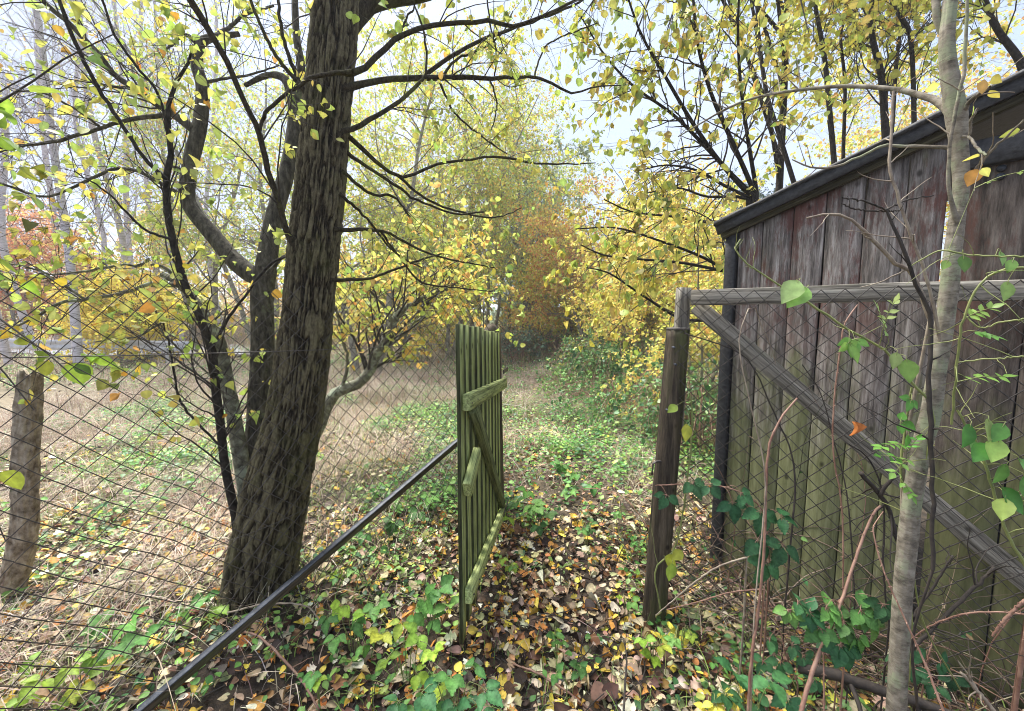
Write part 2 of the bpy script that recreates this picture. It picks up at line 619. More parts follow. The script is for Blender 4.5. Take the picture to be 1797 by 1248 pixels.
def grow(Pp, Rp, n, lr, K=8, up=0.0, droop=0.0, spread=0.8, tmin=0.2, tmax=1.0, rr=0.5, wob=0.12, rtip=0.3, bias=None, wt=None, rmin=.0015):
    """n children on parent paths (M,Kp,3). lr=(lo,hi) length"""
    M, Kp = Rp.shape
    seg = np.linalg.norm(np.diff(Pp, axis=1), axis=2).sum(1)
    w = seg if wt is None else wt
    w = w / w.sum()
    pi = rng.choice(M, n, p=w)
    t = rng.uniform(tmin, tmax, n)
    k = t * (Kp - 1)
    k0 = np.clip(np.floor(k).astype(int), 0, Kp - 2)
    f = (k - k0)[:, None]
    s = Pp[pi, k0] * (1 - f) + Pp[pi, k0 + 1] * f
    T = norm(Pp[pi, k0 + 1] - Pp[pi, k0])
    r0 = Rp[pi, k0] * (1 - f[:, 0]) + Rp[pi, k0 + 1] * f[:, 0]
    rd = norm(rng.normal(size=(n, 3)))
    rd = norm(rd - T * (rd * T).sum(1, keepdims=True))
    d = norm(T * (1 - spread) + rd * spread + np.array([0, 0, up]) + (0 if bias is None else np.asarray(bias)))
    L = rng.uniform(*lr, n) * (1.15 - 0.5 * t)
    step = L / (K - 1)
    pts = [s]
    cur = d
    for j in range(1, K):
        cur = norm(cur + rng.normal(0, wob, (n, 3)) + np.array([0, 0, -droop / K]))
        pts.append(pts[-1] + cur * step[:, None])
    Pc = np.stack(pts, 1)
    ra = np.maximum(r0 * rr, rmin)
    Rc = ra[:, None] * np.linspace(1, rtip, K)[None, :]
    return Pc, np.maximum(Rc, rmin * 0.6)


# leaf templates, length 1 along +Y, width along X, normal +Z
def tmpl_small():
    v = np.array([(0, 0, 0), (.36, .28, .07), (.30, .70, .05), (0, 1, -.06), (-.30, .70, .05), (-.36, .28, .07)])
    f = np.array([(0, 1, 2, 3), (0, 3, 4, 5)])
    return v, f


def tmpl_full(widths, curl=-.12, fold=.12, rows=None):
    n = len(widths)
    ys = np.linspace(0, 1, n) if rows is None else np.array(rows)
    v = []
    for y, w in zip(ys, widths):
        z = curl * (y - .3) ** 2
        v += [(-w, y, z + fold * w), (0, y, z - fold * .2), (w, y, z + fold * w)]
    f = []
    for i in range(n - 1):
        a = i * 3
        f += [(a, a + 1, a + 4, a + 3), (a + 1, a + 2, a + 5, a + 4)]
    return np.array(v, float), np.array(f)


T_SMALL = tmpl_small()
T_OVATE = tmpl_full([.03, .24, .36, .31, .15, .01], rows=[0, .14, .34, .58, .82, 1])
T_ROUND = tmpl_full([.05, .36, .48, .44, .26, .02], rows=[0, .10, .32, .58, .83, 1])
T_LOBED = tmpl_full([.04, .36, .20, .54, .24, .36, .12, .01], rows=[0, .12, .26, .42, .56, .70, .86, 1])
T_CURLED = tmpl_full([.03, .28, .42, .30, .14, .01], curl=-.9, fold=.9)
T_LEAFB = tmpl_full([.10, .46, .42, .30, .13, .01], curl=-.45, fold=.45, rows=[0, .12, .34, .58, .82, 1])
T_NARROW = tmpl_full([.02, .17, .22, .17, .09, .01])


def inst(acc, tm, pos, d, nrm, size, colr, wscale=None, tint=None):
    """place template tm at pos; d = leaf direction, nrm = approx normal"""
    v, f = tm[0], tm[1]
    n = len(pos)
    if n == 0:
        return
    d = norm(d)
    x = norm(np.cross(d, nrm))
    z = np.cross(x, d)
    sz = np.asarray(size).reshape(-1, 1, 1) * np.ones((n, 1, 1))
    ws = 1.0 if wscale is None else np.asarray(wscale).reshape(-1, 1, 1)
    V = pos[:, None, :] + sz * (v[None, :, 0:1] * x[:, None, :] * ws + v[None, :, 1:2] * d[:, None, :] + v[None, :, 2:3] * z[:, None, :])
    T = len(v)
    Fx = f[None] + (np.arange(n) * T)[:, None, None]
    c = np.repeat(colr, T, 0)
    if T > 6:
        tint = np.tile([.93, 1.22, .93], T // 3) if len(tm) < 3 else tm[2]
        c = np.clip(c * np.tile(tint, n)[:, None], .005, .9)
    acc.add(V.reshape(-1, 3), Fx.reshape(-1, 4), c)


def palette(n, cols, w=None, jit=0.18):
    cols = np.array(cols, float)
    w = np.ones(len(cols)) if w is None else np.array(w, float)
    i = rng.choice(len(cols), n, p=w / w.sum())
    c = cols[i] * (1 + rng.normal(0, jit, (n, 1))) * (1 + rng.normal(0, jit * .35, (n, 3)))
    return np.clip(c, .008, .85)


def leaves_on(acc, Pt, n, size, cols, w=None, tm=T_SMALL, droop=0.5, sz_j=.3, off=0.02, tmin=.15, jit=.18, flat=0.3):
    """n leaves scattered along twigs Pt (M,K,3)"""
    M, K = Pt.shape[:2]
    pi = rng.integers(0, M, n)
    t = rng.uniform(tmin, 1, n) * (K - 1)
    k0 = np.clip(t.astype(int), 0, K - 2)
    f = (t - k0)[:, None]
    pos = Pt[pi, k0] * (1 - f) + Pt[pi, k0 + 1] * f
    T = norm(Pt[pi, k0 + 1] - Pt[pi, k0])
    d = norm(T * .5 + rng.normal(0, .6, (n, 3)) + np.array([0, 0, -droop]))
    pos = pos + d * off * rng.uniform(0, 1, (n, 1))
    nr = norm(rng.normal(0, 1, (n, 3)) + np.array([0, 0, flat * 2]))
    s = size * np.clip(1 + rng.normal(0, sz_j, n), .4, 1.8)
    cl = palette(n, cols, w, jit)
    ws = rng.uniform(.7, 1.15, n)
    if tm is T_ROUND:
        g_ = rng.integers(0, 5, n)
        for q, t2 in ((g_ < 2, T_ROUND), (g_ == 2, T_OVATE), (g_ == 3, T_LEAFB), (g_ == 4, T_CURLED)):
            inst(acc, t2, pos[q], d[q], nr[q], s[q], cl[q], wscale=ws[q])
    else:
        inst(acc, tm, pos, d, nr, s, cl, wscale=ws)


# colour palettes (real-world albedo, bright autumn leaves)
C_LIME = [(.48, .55, .12), (.60, .59, .13), (.37, .48, .11), (.70, .62, .13), (.58, .34, .09)]
W_LIME = [5, 4, 3, 3, .4]
C_GREEN = [(.27, .39, .11), (.37, .48, .13), (.48, .55, .14), (.60, .60, .14)]
C_BLUEG = [(.27, .36, .26), (.33, .42, .28), (.38, .45, .26), (.48, .5, .22)]
C_GOLD = [(.80, .66, .15), (.80, .58, .15), (.70, .66, .17), (.80, .47, .15), (.54, .60, .15)]
W_GOLD = [6, 4, 4, 1.5, 1.5]
C_YELLOW = [(.80, .66, .09), (.76, .64, .11), (.82, .60, .08)]
C_ORANGE = [(.62, .26, .10), (.68, .36, .15), (.54, .22, .10), (.66, .44, .18)]
C_HAZEL = [(.36, .42, .09), (.50, .49, .09), (.27, .34, .09), (.62, .52, .09), (.5, .36, .1)]

# ------------------------------------------------------------------ ground
def axis_pts(lo, hi, n, k=3.2):
    t = np.linspace(-1, 1, n)
    s = np.sinh(t * k) / math.sinh(k)
    return np.where(s < 0, -s * lo, s * hi)


gx = axis_pts(-220, 220, 300, 4.6)
gy = axis_pts(-60, 320, 300, 4.6) + 2.5
GX, GY = np.meshgrid(gx, gy, indexing='ij')
GZ = hgt(GX, GY)
V = np.stack([GX, GY, GZ], -1).reshape(-1, 3)
ii = np.arange(300 * 300).reshape(300, 300)
fa = np.stack([ii[:-1, :-1], ii[1:, :-1], ii[1:, 1:], ii[:-1, 1:]], -1).reshape(-1, 4)
acc = Acc()
acc.add(V, fa)
m, nt, b = newmat('soil_and_thatch')
N, L = nt.nodes, nt.links
tc = N.new('ShaderNodeTexCoord')
n1 = tex(nt, 'ShaderNodeTexNoise', 14, tc.outputs['Object'], 8, .7)
n2 = tex(nt, 'ShaderNodeTexNoise', 1.1, tc.outputs['Object'], 4, .6)
r1 = ramp(nt, [(.32, (.022, .015, .010)), (.5, (.06, .042, .028)), (.7, (.15, .11, .07))])
r2 = ramp(nt, [(.32, (.10, .085, .05)), (.5, (.24, .19, .12)), (.7, (.34, .29, .19))])
L.new(n1.outputs['Fac'], r1.inputs['Fac'])
L.new(n1.outputs['Fac'], r2.inputs['Fac'])
sp = N.new('ShaderNodeSeparateXYZ')
L.new(tc.outputs['Object'], sp.inputs[0])
mr = N.new('ShaderNodeMapRange')
mr.inputs['From Min'].default_value = 2.5
mr.inputs['From Max'].default_value = 5.5
L.new(sp.outputs[1], mr.inputs['Value'])
mx = N.new('ShaderNodeMixRGB')
L.new(mr.outputs[0], mx.inputs[0])
L.new(r1.outputs['Color'], mx.inputs[1])
L.new(r2.outputs['Color'], mx.inputs[2])
L.new(mx.outputs[0], b.inputs['Base Color'])
b.inputs['Roughness'].default_value = 0.95
bp = N.new('ShaderNodeBump')
bp.inputs['Distance'].default_value = 0.04
L.new(n1.outputs['Fac'], bp.inputs['Height'])
L.new(bp.outputs[0], b.inputs['Normal'])
acc.build('ground', m)['kind'] = 'structure'

# ------------------------------------------------------------------ shed and fence geometry (plan)
SH0 = np.array([1.235, 2.28, 0.0])
SHD = norm(np.array([.68, -.78, 0.0]))
SHN = np.array([SHD[1], -SHD[0], 0.0])      # towards the camera
if SHN[1] > 0:
    SHN = -SHN
HINGE = np.array([-.15, 3.0, 0])
STRUT = np.array([-1.436, 1.39, 0])
FD = norm(STRUT - HINGE)
FN = norm(np.array([FD[1], -FD[0], 0]))     # away from the camera side?
if FN[0] > 0:
    FN = -FN                                # points left / away
RP = np.array([.80, 1.93, 0])
RFD = norm(np.array([.97, -.52, 0]))
RFN = np.array([RFD[1], -RFD[0], 0])


def blocked(x, y):
    """true where the shed stands"""
    rel = np.stack([x - SH0[0], y - SH0[1]], -1)
    s = rel @ SHD[:2]
    n = rel @ (-SHN[:2])
    return (s > -.02) & (n > -0.01) & (n < 4)


# ------------------------------------------------------------------ fallen leaves (stuff)
C_LIT = [(.58, .47, .30), (.50, .37, .22), (.12, .06, .035), (.58, .26, .06), (.72, .52, .08), (.045, .026, .018), (.42, .28, .20), (.30, .33, .15), (.27, .13, .06), (.68, .62, .44)]
W_LIT = [5.5, 4.5, 4, 4, 5.5, 4.5, 2.4, 2, 2.6, 4.5]


def scatter(n, x0, x1, y0, y1, dens=None):
    x = rng.uniform(x0, x1, n)
    y = rng.uniform(y0, y1, n)
    keep = ~blocked(x, y)
    keep &= (np.abs(x) < (y * 1.5 + .9))
    if dens is not None:
        keep &= rng.uniform(0, 1, n) < dens(x, y)
    return x[keep], y[keep]


def lit_dens(x, y):
    p = np.stack([x, y, 0 * x], -1)
    base = np.clip(1.2 - y / 8.5, .12, 1)
    path = np.exp(-((x - .30 - .03 * y) / .75) ** 2)
    bare = np.exp(-(((x - .3) / .28) ** 2 + ((y - 2.3) / .45) ** 2))
    return np.clip(base * (.40 + .9 * fbm(p * 1.6, 21, 3)) + path * .45 * (y < 7) - .75 * bare, 0.02, 1)


acc = Acc()
for (n, x0, x1, y0, y1, sz) in ((21000, -3.9, 2.2, .75, 3.0, .92), (15000, -5.5, 3.2, 3.0, 7.5, 1.0), (9000, -10, 6, 7.5, 14, 1.2)):
    x, y = scatter(n, x0, x1, y0, y1, lit_dens)
    n = len(x)
    lay = rng.uniform(0, 1, n)
    z = hgt(x, y) + .004 + lay ** 2 * .045
    a = rng.uniform(0, 2 * np.pi, n)
    d = np.stack([np.cos(a), np.sin(a), rng.normal(0, .22, n)], -1)
    nr = np.stack([rng.normal(0, .5, n), rng.normal(0, .5, n), np.ones(n)], -1)
    s = np.clip(rng.lognormal(math.log(.039), .44, n), .014, .078) * sz
    c = palette(n, C_LIT, W_LIT, .22)
    kind = rng.integers(0, 4, n)
    pos = np.stack([x, y, z], -1)
    for k, tm in enumerate((T_OVATE, T_ROUND, T_LOBED, T_CURLED)):
        q = kind == k
        inst(acc, tm, pos[q], d[q], nr[q], s[q], c[q], wscale=rng.uniform(.7, 1.1, q.sum()))
o = acc.build('fallen_leaves', MAT['litter'])
tag(o, 'brown, cream and orange fallen leaves covering the ground', 'leaf litter', kind='stuff')

# ------------------------------------------------------------------ grass (stuff)
def blades(acc, x, y, h, w, lean, cols, wts, jit=.15, z0=0.0, K=5):
    n = len(x)
    a = rng.uniform(0, 2 * np.pi, n)
    dx = np.stack([np.cos(a), np.sin(a)], -1)
    t = np.linspace(0, 1, K)
    ln = lean[:, None]
    hor = h[:, None] * ln * t ** 1.5
    ver = h[:, None] * (t * (1 - .75 * np.clip(ln, 0, 1) * t))
    P0 = np.stack([x, y, hgt(x, y) + z0], -1)
    C = P0[:, None, :] + np.concatenate([dx[:, None, :] * hor[..., None], ver[..., None]], -1)
    side = np.stack([-dx[:, 1], dx[:, 0], np.zeros(n)], -1) + rng.normal(0, .3, (n, 3))
    side = norm(side)
    wd = (w[:, None] * (1 - t ** 2 * .9))[..., None] * .5
    A = C - side[:, None, :] * wd
    B = C + side[:, None, :] * wd
    V = np.stack([A, B], 2).reshape(-1, 3)
    i = np.arange(n * K * 2).reshape(n, K, 2)
    f = np.stack([i[:, :-1, 0], i[:, :-1, 1], i[:, 1:, 1], i[:, 1:, 0]], -1).reshape(-1, 4)
    c = np.repeat(palette(n, cols, wts, jit), K * 2, 0)
    acc.add(V, f, c)


def pathness(x, y):
    return np.exp(-((x - .32 - .05 * (y - 2)) / .5) ** 2)


def tan_dens(x, y):
    p = np.stack([x, y, 0 * x], -1)
    q = fbm(p * .8 + 40, 31, 4)
    d = np.clip((q - .33) * 4, 0.05, 1) * np.clip((y - 1.5) / 2.2 + np.clip(-x - 1.2, 0, 1) * .4, 0.05, 1)
    d = d * (1 - .85 * pathness(x, y) * (y < 5.5))
    d = d * np.where(x > .9 + .12 * y, .45, 1)
    return d


acc = Acc()
C_TAN = [(.58, .48, .38), (.48, .39, .30), (.36, .27, .20), (.68, .60, .49), (.27, .18, .14)]
for (n, x0, x1, y0, y1, hh, ww) in ((44000, -4.6, 2, 1.2, 4, .22, .004), (78000, -8.5, 5, 3.5, 10, .36, .0055), (70000, -28, 18, 9, 30, .48, .013)):
    x, y = scatter(n, x0, x1, y0, y1, tan_dens)
    n = len(x)
    hum = .45 + 1.5 * np.clip((fbm(np.stack([x * 1.5, y * 1.5, 0 * x], -1), 61, 3) - .35) * 2.2, 0, 1)
    blades(acc, x, y, hh * hum * rng.uniform(.5, 1.4, n), ww * rng.uniform(.6, 1.3, n), rng.uniform(.3, 1.5, n), C_TAN, [4, 4, 3, 2.5, 2])
x, y = scatter(9000, -18, 6, 4.5, 17, lambda x, y: np.clip((fbm(np.stack([x * .6, y * .6, 0 * x], -1), 77, 3) - .4) * 6, 0.03, 1) * (1 - .95 * pathness(x, y)))
n = len(x)
blades(acc, x, y, (.25 + .035 * y) * rng.uniform(.5, 1.3, n), .0035 + .0009 * y + 0 * x, rng.uniform(.05, .6, n), [(.30, .21, .15), (.46, .36, .25), (.20, .14, .10)], None)
o = acc.build('dry_grass', MAT['grass'])
tag(o, 'pale tan dry grass lying flattened over the meadow', 'grass', kind='stuff')

acc = Acc()
C_GRN = [(.16, .28, .06), (.24, .37, .08), (.11, .19, .05), (.36, .42, .13)]


def grn_dens(x, y):
    p = np.stack([x, y, 0 * x], -1)
    q = fbm(p * .9 + 70, 51, 4)
    return np.clip((q - .42) * 5, 0, 1) * (1 - .7 * pathness(x, y) * (y < 5))


for (n, x0, x1, y0, y1, hh, ww) in ((13000, -4.2, 2, 1.2, 4, .12, .004), (24000, -8, 5, 3.5, 10, .17, .006), (26000, -22, 14, 9, 26, .25, .013)):
    x, y = scatter(n, x0, x1, y0, y1, grn_dens)
    n = len(x)
    blades(acc, x, y, hh * rng.uniform(.5, 1.4, n), ww * rng.uniform(.6, 1.3, n), rng.uniform(.2, 1.2, n), C_GRN, None)
o = acc.build('green_grass', MAT['grass'])
tag(o, 'fresh green grass tufts growing through the dry grass', 'grass', kind='stuff')

# ------------------------------------------------------------------ ground herbs and ivy (stuff)
acc = Acc()
stm = Acc()
C_HERB = [(.10, .24, .06), (.16, .34, .08), (.26, .44, .10), (.06, .15, .06), (.42, .50, .12)]


def herb_dens(x, y):
    p = np.stack([x, y, 0 * x], -1)
    q = fbm(p * 1.3 + 90, 71, 4)
    right = np.clip((x - .15 - .06 * y) / .9, 0, 1) * np.clip((y - 2.5) / 1.5, 0, 1)
    left = .35 * np.clip((-x) / 1.0, 0, 1)
    return np.clip((q - .47) * 4 + right * .9 + left * (q - .3), 0, 1) * (1 - .75 * pathness(x, y) * (y < 3.6)) + .22 * (y > 3.6) * (np.abs(x - .7) < 1.6)


for (n, x0, x1, y0, y1, sz, hh) in ((1250, -3.8, 2.1, .85, 3.2, .032, .07), (14000, -6.5, 5, 2.8, 8, .040, .15), (11000, -16, 12, 8, 22, .055, .24)):
    x, y = scatter(n, x0, x1, y0, y1, herb_dens)
    n = len(x)
    k = 7
    cx = np.repeat(x, k) + rng.normal(0, sz * 1.3, n * k)
    cy = np.repeat(y, k) + rng.normal(0, sz * 1.3, n * k)
    ok = ~blocked(cx, cy)
    cx, cy = cx[ok], cy[ok]
    z = hgt(cx, cy) + hh * rng.uniform(.15, 1.1, len(cx))
    m_ = len(cx)
    a = rng.uniform(0, 6.283, m_)
    d = np.stack([np.cos(a), np.sin(a), rng.normal(-.1, .3, m_)], -1)
    nr = np.stack([rng.normal(0, .4, m_), rng.normal(0, .4, m_), np.ones(m_)], -1)
    c = np.repeat(palette(n, C_HERB, [4, 4, 3, 3, 1.2], .12), k, 0)[ok] * (1 + rng.normal(0, .12, (m_, 1)))
    inst(acc, T_OVATE, np.stack([cx, cy, z], -1), d, nr, sz * rng.uniform(.6, 1.35, m_), np.clip(c, .01, .8))
o = acc.build('ground_herbs', MAT['herb'])
tag(o, 'low green herbs and ivy leaves among the fallen leaves', 'ground cover', kind='stuff')

# small twigs lying in the litter (stuff)
acc = Acc()
n = 2300
x, y = scatter(n, -3.2, 2.0, .8, 5.5)
n = len(x)
a = rng.uniform(0, 6.283, n)
Ls = rng.uniform(.05, .28, n)
t = np.linspace(-.5, .5, 4)
bend = rng.normal(0, .06, n)
px_ = x[:, None] + np.cos(a)[:, None] * Ls[:, None] * t - np.sin(a)[:, None] * bend[:, None] * (t ** 2)
py_ = y[:, None] + np.sin(a)[:, None] * Ls[:, None] * t + np.cos(a)[:, None] * bend[:, None] * (t ** 2)
pz_ = hgt(px_, py_) + rng.uniform(.01, .05, (n, 1)) + rng.normal(0, .15, (n, 1)) * t * Ls[:, None]
tubes(acc, np.stack([px_, py_, pz_], -1), np.repeat(rng.uniform(.0012, .0035, (n, 1)), 4, 1), 4)
o = acc.build('twig_litter', MAT['twig'])
tag(o, 'thin dark twigs strewn among the fallen leaves', 'twigs', kind='stuff')

# ------------------------------------------------------------------ boards
def board(name, A, B, w, th, up, mat, parent=None, tone=1.0, warp=0.003, nseg=14, edge=1.0):
    """plank from A to B, w wide across `up x axis`, th thick along `up`; grain along local Z"""
    A, B = np.asarray(A, float), np.asarray(B, float)
    z = norm(B - A)
    up = np.asarray(up, float)
    y = norm(up - z * (up @ z))
    x = np.cross(y, z)
    Lh = np.linalg.norm(B - A)
    bev = min(w, th) * .07
    hw, ht = w / 2, th / 2
    ring = np.array([(-hw + bev, -ht), (hw - bev, -ht), (hw, -ht + bev), (hw, ht - bev), (hw - bev, ht), (-hw + bev, ht), (-hw, ht - bev), (-hw, -ht + bev)])
    vs = []
    zs = np.concatenate([[0.0], np.linspace(0.0, Lh, nseg), [Lh]])
    sd_ = rng.integers(0, 9999)
    for i, zz in enumerate(zs):
        end = i in (0, len(zs) - 1)
        k = .9 if end else 1.0
        wob = (vnoise(np.array([[zz * 3.0, sd_, 0.5]]))[0] - .5) * 2 * warp
        wo2 = (vnoise(np.array([[zz * 2.0, sd_ + .5, 9.5]]))[0] - .5) * 2 * warp
        r = ring * k
        r = r + (vnoise(np.stack([r[:, 0] * 40, np.full(8, zz * 9), np.full(8, float(sd_))], -1))[:, None] - .5) * warp
        for p in r:
            vs.append((p[0] + wob, p[1] + wo2, zz))
    n = len(zs)
    f = []
    for i in range(n - 1):
        for j in range(8):
            a, b_ = i * 8 + j, i * 8 + (j + 1) % 8
            f.append((a, b_, b_ + 8, a + 8))
    for base in (0, (n - 1) * 8):
        q = [base + j for j in range(8)]
        if base == 0:
            q = q[::-1]
        f += [(q[0], q[1], q[2], q[3]), (q[0], q[3], q[4], q[7]), (q[4], q[5], q[6], q[7])]
    a = Acc()
    vs = np.array(vs)
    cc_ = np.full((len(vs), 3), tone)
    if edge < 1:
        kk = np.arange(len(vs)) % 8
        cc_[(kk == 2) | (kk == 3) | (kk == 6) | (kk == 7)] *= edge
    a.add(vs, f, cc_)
    o = a.build(name, mat, smooth=False, attr='tone')
    M = Matrix(((x[0], y[0], z[0], A[0]), (x[1], y[1], z[1], A[1]), (x[2], y[2], z[2], A[2]), (0, 0, 0, 1)))
    if parent is not None:
        o.parent = parent
        M = Matrix.Translation(-Vector(parent.location)) @ M
        o.matrix_local = M
    else:
        o.matrix_world = M
    return o


def boards_mesh(name, defs, mat, parent):
    """several boards in one part; each def = (A, B, w, th, up, tone). Local axes = world axes (grain along Z)"""
    acc = Acc()
    for A, B, w, th, up, tone in defs:
        A, B = np.asarray(A, float), np.asarray(B, float)
        z = norm(B - A)
        y = norm(np.asarray(up, float) - z * (np.asarray(up) @ z))
        x = np.cross(y, z)
        Lh = np.linalg.norm(B - A)
        bev = min(w, th) * .15
        hw, ht = w / 2, th / 2
        ring = np.array([(-hw + bev, -ht), (hw - bev, -ht), (hw, -ht + bev), (hw, ht - bev), (hw - bev, ht), (-hw + bev, ht), (-hw, ht - bev), (-hw, -ht + bev)])
        ns = 12
        zs = np.linspace(0, Lh, ns)
        sd_ = float(rng.integers(0, 9999))
        vs = []
        for zz in zs:
            wob = (vnoise(np.array([[zz * 2.5, sd_, .5]]))[0] - .5) * .006
            wo2 = (vnoise(np.array([[zz * 2.0, sd_ + .5, 7.5]]))[0] - .5) * .006
            for p in ring:
                vs.append(A + x * (p[0] + wob) + y * (p[1] + wo2) + z * zz)
        f = []
        for i in range(ns - 1):
            for j in range(8):
                a, b_ = i * 8 + j, i * 8 + (j + 1) % 8
                f.append((a, b_, b_ + 8, a + 8))
        for base in (0, (ns - 1) * 8):
            q = [base + j for j in range(8)]
            if base == 0:
                q = q[::-1]
            f += [(q[0], q[1], q[2], q[3]), (q[0], q[3], q[4], q[7]), (q[4], q[5], q[6], q[7])]
        acc.add(vs, f, np.full((len(vs), 3), tone))
    return acc.build(name, mat, parent, smooth=False, attr='tone')


def capped(acc, path, rad, sides, color=None):
    """tube with closed ends (extra tiny rings)"""
    p = np.asarray(path, float)
    r = np.asarray(rad, float)
    p = np.vstack([p[:1], p, p[-1:]])
    r = np.concatenate([[1e-4], r, [1e-4]])
    T = norm(np.gradient(p[1:-1], axis=0))
    T = np.vstack([T[:1], T, T[-1:]])
    ref = np.array([[1.0, .13, 0]]) if abs(T.mean(0)[2]) > .8 else np.array([[.1, 0, 1.0]])
    A = norm(np.cross(T, np.repeat(ref, len(p), 0)))
    B = np.cross(T, A)
    th = np.linspace(0, 2 * np.pi, sides, endpoint=False)
    V = p[:, None, :] + (np.cos(th)[None, :, None] * A[:, None] + np.sin(th)[None, :, None] * B[:, None]) * r[:, None, None]
    K = len(p)
    idx = np.arange(K * sides).reshape(K, sides)
    a = idx[:-1]
    b = np.roll(a, -1, 1)
    d = idx[1:]
    c = np.roll(d, -1, 1)
    acc.add(V.reshape(-1, 3), np.stack([a, b, c, d], -1).reshape(-1, 4), color)


# ------------------------------------------------------------------ shed
def SW(s, z, n=0.0):
    return SH0 + SHD * s + SHN * n + np.array([0, 0, z])


shed = thing('wooden_shed', 'old wooden shed with peeling red and grey planks and black roof edge', 'shed', SH0)
# roof slope in the wall plane: left eave pixel (1250,390), right (1797,120)
def on_wall(px, py, n):
    u = (px - CX) / F
    v = (CY - py) / F
    d = np.array([u, CT + v * ST, v * CT - ST])
    o = np.array([0, 0, CAMZ])
    q = SH0 + SHN * n
    t = ((q - o) @ SHN) / (d @ SHN)
    h = o + d * t
    return (h - SH0) @ SHD, h[2]


_s0, _z0 = on_wall(1252, 392, .10)
_s1, _z1 = on_wall(1797, 122, .10)
_k = (_z1 - _z0) / (_s1 - _s0)


def roof_z(s):
    return _z0 - .03 + (s - _s0) * _k


U = 1.18       # wall length
edges = [0.0]
pw = [.115, .135, .13, .14, .135, .12]
defs = []
s = 0.035
for i, w in enumerate(pw):
    tone = [1.0, .92, 1.05, 1.0, .9, .85][i]
    defs.append((SW(s + w / 2, -.15), SW(s + w / 2, roof_z(s) + .01), w - .004, .022, SHN, tone))
    s += w
wall_end = s
boards_mesh('plank_wall', defs, MAT['shed_wall'], shed)
# darker door leaves right of the gap, slightly recessed
defs = []
s0 = wall_end + .03
for i, w in enumerate((.20, .17, .2)):
    defs.append((SW(s0 + w / 2, -.15, -.012), SW(s0 + w / 2, roof_z(s0) - .12, -.012), w - .005, .020, SHN, [.95, .85, .8][i]))
    s0 += w
boards_mesh('brown_door', defs, MAT['shed_door'], shed)
SEND = s0
# dark sheets added behind the planks so gaps read dark, and the far side walls
board('corner_post', SW(0.0, -.2, .012), SW(0.0, roof_z(0) - .03, .012), .055, .05, SHN, MAT['tar'], shed, warp=.002)
back = -SHN
for nm, s_a, n_a in (('side_wall', 0.0, -0.02),):
    a = Acc()
    # side wall running back from the left corner, drawn as vertical planks
    defs = []
    for k in range(9):
        c0 = SW(0.0, 0) + back * (.10 + k * .16)
        defs.append((c0 + np.array([0, 0, -.2]), c0 + np.array([0, 0, roof_z(0) - .02]), .155, .022, SHD, .8))
    boards_mesh(nm, defs, MAT['shed_wall'], shed)
# door lintel
board('door_lintel', SW(wall_end + .0, roof_z(wall_end) - .16, .012), SW(SEND, roof_z(wall_end) - .13, .012), .10, .045, SHN, MAT['tar'], shed)
# roof: felted deck with overhang, follows the slope
ov = .10
a = Acc()
def roof_pt(s, n, dz):
    return SW(s, roof_z(s) + dz, n)
ns_, nn_ = 16, 8
ss = np.linspace(_s0, SEND + .05, ns_)
nn = np.linspace(ov, -1.6, nn_)
top = np.array([[roof_pt(s_, n_, .035 + (vnoise(np.array([[s_ * 7, n_ * 5, 2.0]]))[0] - .5) * .012) for n_ in nn] for s_ in ss])
bot = np.array([[roof_pt(s_, n_, .015) for n_ in nn] for s_ in ss])
Vr = np.concatenate([top.reshape(-1, 3), bot.reshape(-1, 3)])
idx = np.arange(ns_ * nn_).reshape(ns_, nn_)
f1 = np.stack([idx[:-1, :-1], idx[1:, :-1], idx[1:, 1:], idx[:-1, 1:]], -1).reshape(-1, 4)
f2 = f1[:, ::-1] + ns_ * nn_
o1 = ns_ * nn_
fe = []
for i in range(ns_ - 1):
    fe.append((idx[i, 0], idx[i, 0] + o1, idx[i + 1, 0] + o1, idx[i + 1, 0]))
    fe.append((idx[i, -1], idx[i + 1, -1], idx[i + 1, -1] + o1, idx[i, -1] + o1))
for j in range(nn_ - 1):
    fe.append((idx[0, j], idx[0, j + 1], idx[0, j + 1] + o1, idx[0, j] + o1))
    fe.append((idx[-1, j], idx[-1, j] + o1, idx[-1, j + 1] + o1, idx[-1, j + 1]))
a.add(Vr, np.vstack([f1, f2, np.array(fe)]))
a.build('roof', MAT['tar'], shed, smooth=False)
board('fascia', roof_pt(_s0 + .01, ov - .02, -.012), roof_pt(SEND + .03, ov - .02, -.012), .05, .018, SHN, MAT['tar'], shed, warp=.004)
board('eave_batten', roof_pt(-.05, .035, -.03), roof_pt(SEND, .035, -.03), .06, .035, SHN, MAT['gate_dark'], shed, warp=.003)
# dark sheets added inside so no light leaks except the slit
a = Acc()
q = [SW(.03, -.2, -.35), SW(wall_end - .02, -.2, -.35), SW(wall_end - .02, roof_z(wall_end) - .1, -.35), SW(.03, roof_z(0) - .1, -.35)]
a.add(q, [(0, 1, 2, 3)])
q = [SW(wall_end + .05, -.2, -.30), SW(SEND, -.2, -.30), SW(SEND, roof_z(SEND) - .1, -.30), SW(wall_end + .05, roof_z(wall_end) - .1, -.30)]
a.add(q, [(0, 1, 2, 3)])
a.build('light_block_sheet', MAT['tar'], shed, smooth=False)
a = Acc()
hp = P(1775, 258, 1.62)
for k in range(2):
    capped(a, [SW(wall_end + .13, 2.06 - k * .03, .004), SW(wall_end + .13, 2.06 - k * .03, .012)], [.014, .012], 10)
a.build('latch_plate', MAT['steel'], shed)

